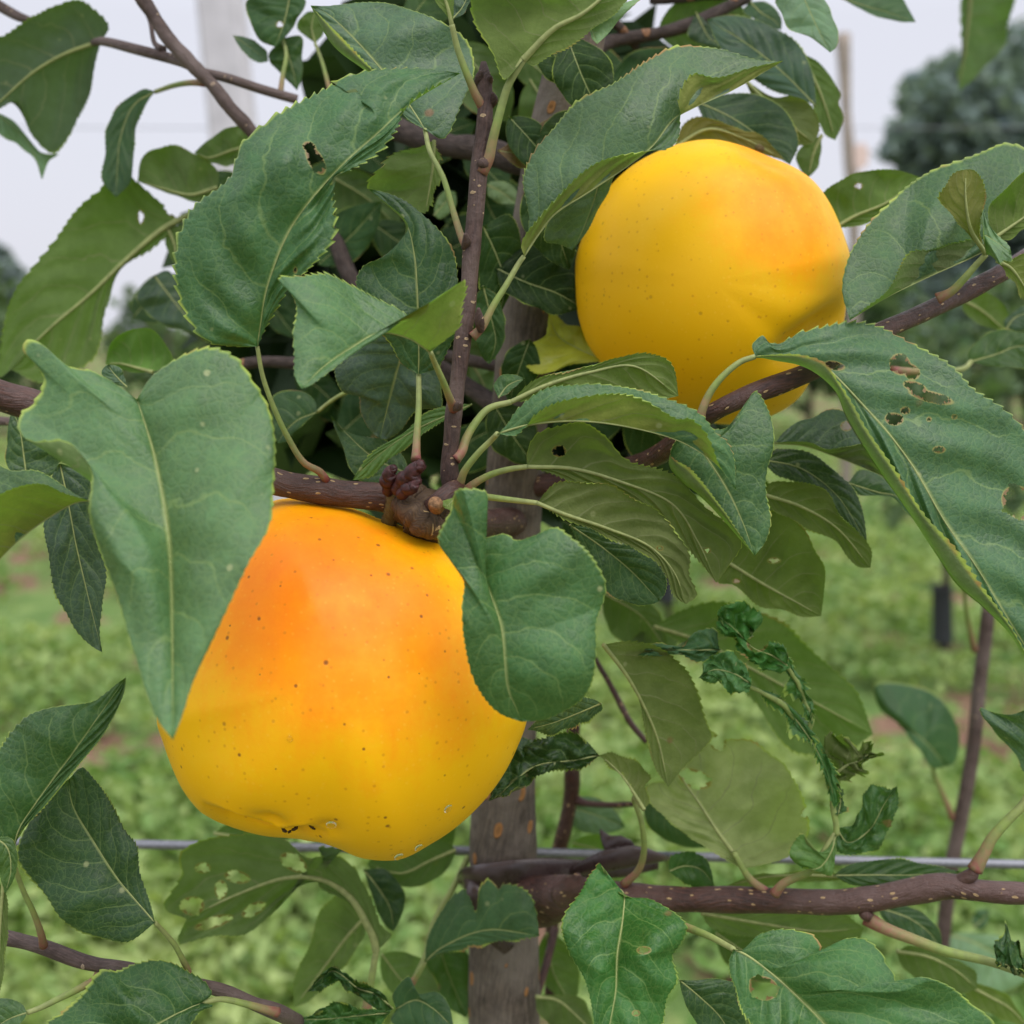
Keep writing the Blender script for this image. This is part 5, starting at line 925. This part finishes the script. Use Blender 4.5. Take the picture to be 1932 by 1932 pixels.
leaf(S6, 'A1010,1202 A900,1262 A700,1430 A500,1622 A250,1835 A60,2040', 'A905,1130 A750,1000 A650,925 A560,1030 A470,1110 A320,1300 A90,1570 A10,1880 A0,2080', 'A860,1360 A660,1500 A592,1700 A545,1890 A470,2010 A260,2120', (440, 434, 430), under=True, k=-.25, pet='A1120,1150', petd=436, petr=6, col=(.070, .118, .034), n=230, holes=[('A970,1150', 52, 48), ('A778,1198', 14, 30)], rib=1.4, label='very large soft green leaf underside hanging at the left')
leaf(S6, 'A1200,1035 A1050,1075 A900,1040 A758,1000', 'A1202,940 A1080,850 A940,805 A790,862', 'A1120,1120 A1000,1090 A860,1040', (432, 432, 432), under=True, col=(.060, .10, .035), k=-.2, label='blurred leaf with a brown spot above the very large soft leaf')
leaf(S6, 'A1395,800 A1280,830 A1150,870 A1072,842', 'A1375,705 A1280,698 A1150,770', 'A1370,880 A1260,912 A1120,882', (430, 430, 430), under=True, col=(.055, .098, .038))
leaf(S6, 'A850,1520 A950,1650 A1020,1740 A1075,1832', 'A930,1490 A1010,1600 A1060,1740', 'A790,1570 A750,1650 A800,1720 A900,1792', (440, 440, 440), col=(.045, .065, .062), k=.5)
leaf(S6, 'A920,1250 A960,1340 A980,1480', 'A1010,1250 A1010,1400', 'A910,1330 A940,1420', (440, 440, 440), col=(.04, .08, .02), under=True, teeth=12)
leaf(S6, 'A1600,-20 A1570,120 A1520,260', 'A1690,0 A1640,110 A1590,190', 'A1360,0 A1380,110 A1430,220', (416, 416, 416), col=(.038, .075, .038), k=.1, holes=[('A1545,135', 16, 14)], label='dark green leaf hanging from the top edge in front of the concrete post')
leaf(S6, 'A1285,195 A1380,260 A1480,340', 'A1370,210 A1470,280', 'A1330,270 A1420,345', (420, 420, 420), col=(.075, .11, .09), teeth=12, rib=.4)
leaf(S6, 'A1560,210 A1590,300 A1620,400 A1640,500', 'A1660,200 A1672,300 A1665,430', 'A1480,310 A1540,400 A1600,460', (420, 420, 420), col=(.035, .07, .03), pet='A1547,522 A1560,420 A1580,300', petd=412, petr=4)
leaf(S6, 'A1740,240 A1720,150 A1740,60', 'A1640,150 A1690,70', 'A1790,180 A1790,90', (426, 426, 426), under=True, col=(.06, .11, .03), teeth=14, pet='A1830,530 A1810,460 A1780,350', petd=416, petr=3.5)
# --- slim sapling
leaf(SST, 'I1240,275 I1330,330 I1410,400 I1500,510', 'I1130,185 I1105,60 I1200,48 I1400,90 I1500,170 I1565,290 I1572,420 I1545,495', 'I1260,300 I1345,415 I1430,520', (596, 590, 596), pet='I1540,800 I1500,700 I1440,560 I1390,430 I1310,330', petd=606, petr=4, col=(.040, .085, .045), k=.6, label='glossy round leaf with a pale sky sheen on the slim sapling', teeth=24)
leaf(SST, 'I1520,1440 I1650,1480 I1800,1560 I1960,1680', 'I1560,1430 I1700,1430 I1850,1470', 'I1510,1560 I1600,1680 I1800,1760', (640, 640, 640), col=(.16, .22, .16), k=.5)
leaf(SST, 'I1650,1400 I1700,1360 I1740,1300', 'I1650,1340 I1680,1300', 'I1700,1410 I1740,1350', (640, 640, 640), col=(.05, .09, .06), teeth=10)
leaf(SST, 'F1620,1500 F1680,1600 F1760,1680', 'F1700,1500 F1760,1600', 'F1600,1560 F1650,1650', (560, 560, 560), col=(.06, .10, .03), under=True, teeth=14, pet='F1660,1932 F1630,1800 F1605,1620', petd=590, petr=4)

# --- more foliage of the same tree deeper in, out of focus; dark colours carry the inner shade
def filler(parent, spec, d, col, under=False):
    P = PX(spec); a, b = P[0], P[-1]; t = b - a; L = np.hypot(*t); nrm = np.array([t[1], -t[0]]) / L; w_ = L * rng.uniform(.24, .32)
    m_ = (a + b) / 2 + nrm * L * rng.uniform(-.1, .1); fm = lambda A: ' '.join('O%.1f,%.1f' % tuple(p) for p in A)
    e = lambda s: fm([a + t * .1 + s * nrm * w_ * .5, a + t * .35 + s * nrm * w_, a + t * .62 + s * nrm * w_ * .92, a + t * .85 + s * nrm * w_ * .5])
    return leaf(parent, fm([a, m_, b]), e(1), e(-1), (d, d + rng.uniform(-6, 6), d + rng.uniform(-10, 10)), col=col, under=under, n=80, rib=.5, mat=M_LEAF_SHADE_TONE if col[1] < .07 else None)
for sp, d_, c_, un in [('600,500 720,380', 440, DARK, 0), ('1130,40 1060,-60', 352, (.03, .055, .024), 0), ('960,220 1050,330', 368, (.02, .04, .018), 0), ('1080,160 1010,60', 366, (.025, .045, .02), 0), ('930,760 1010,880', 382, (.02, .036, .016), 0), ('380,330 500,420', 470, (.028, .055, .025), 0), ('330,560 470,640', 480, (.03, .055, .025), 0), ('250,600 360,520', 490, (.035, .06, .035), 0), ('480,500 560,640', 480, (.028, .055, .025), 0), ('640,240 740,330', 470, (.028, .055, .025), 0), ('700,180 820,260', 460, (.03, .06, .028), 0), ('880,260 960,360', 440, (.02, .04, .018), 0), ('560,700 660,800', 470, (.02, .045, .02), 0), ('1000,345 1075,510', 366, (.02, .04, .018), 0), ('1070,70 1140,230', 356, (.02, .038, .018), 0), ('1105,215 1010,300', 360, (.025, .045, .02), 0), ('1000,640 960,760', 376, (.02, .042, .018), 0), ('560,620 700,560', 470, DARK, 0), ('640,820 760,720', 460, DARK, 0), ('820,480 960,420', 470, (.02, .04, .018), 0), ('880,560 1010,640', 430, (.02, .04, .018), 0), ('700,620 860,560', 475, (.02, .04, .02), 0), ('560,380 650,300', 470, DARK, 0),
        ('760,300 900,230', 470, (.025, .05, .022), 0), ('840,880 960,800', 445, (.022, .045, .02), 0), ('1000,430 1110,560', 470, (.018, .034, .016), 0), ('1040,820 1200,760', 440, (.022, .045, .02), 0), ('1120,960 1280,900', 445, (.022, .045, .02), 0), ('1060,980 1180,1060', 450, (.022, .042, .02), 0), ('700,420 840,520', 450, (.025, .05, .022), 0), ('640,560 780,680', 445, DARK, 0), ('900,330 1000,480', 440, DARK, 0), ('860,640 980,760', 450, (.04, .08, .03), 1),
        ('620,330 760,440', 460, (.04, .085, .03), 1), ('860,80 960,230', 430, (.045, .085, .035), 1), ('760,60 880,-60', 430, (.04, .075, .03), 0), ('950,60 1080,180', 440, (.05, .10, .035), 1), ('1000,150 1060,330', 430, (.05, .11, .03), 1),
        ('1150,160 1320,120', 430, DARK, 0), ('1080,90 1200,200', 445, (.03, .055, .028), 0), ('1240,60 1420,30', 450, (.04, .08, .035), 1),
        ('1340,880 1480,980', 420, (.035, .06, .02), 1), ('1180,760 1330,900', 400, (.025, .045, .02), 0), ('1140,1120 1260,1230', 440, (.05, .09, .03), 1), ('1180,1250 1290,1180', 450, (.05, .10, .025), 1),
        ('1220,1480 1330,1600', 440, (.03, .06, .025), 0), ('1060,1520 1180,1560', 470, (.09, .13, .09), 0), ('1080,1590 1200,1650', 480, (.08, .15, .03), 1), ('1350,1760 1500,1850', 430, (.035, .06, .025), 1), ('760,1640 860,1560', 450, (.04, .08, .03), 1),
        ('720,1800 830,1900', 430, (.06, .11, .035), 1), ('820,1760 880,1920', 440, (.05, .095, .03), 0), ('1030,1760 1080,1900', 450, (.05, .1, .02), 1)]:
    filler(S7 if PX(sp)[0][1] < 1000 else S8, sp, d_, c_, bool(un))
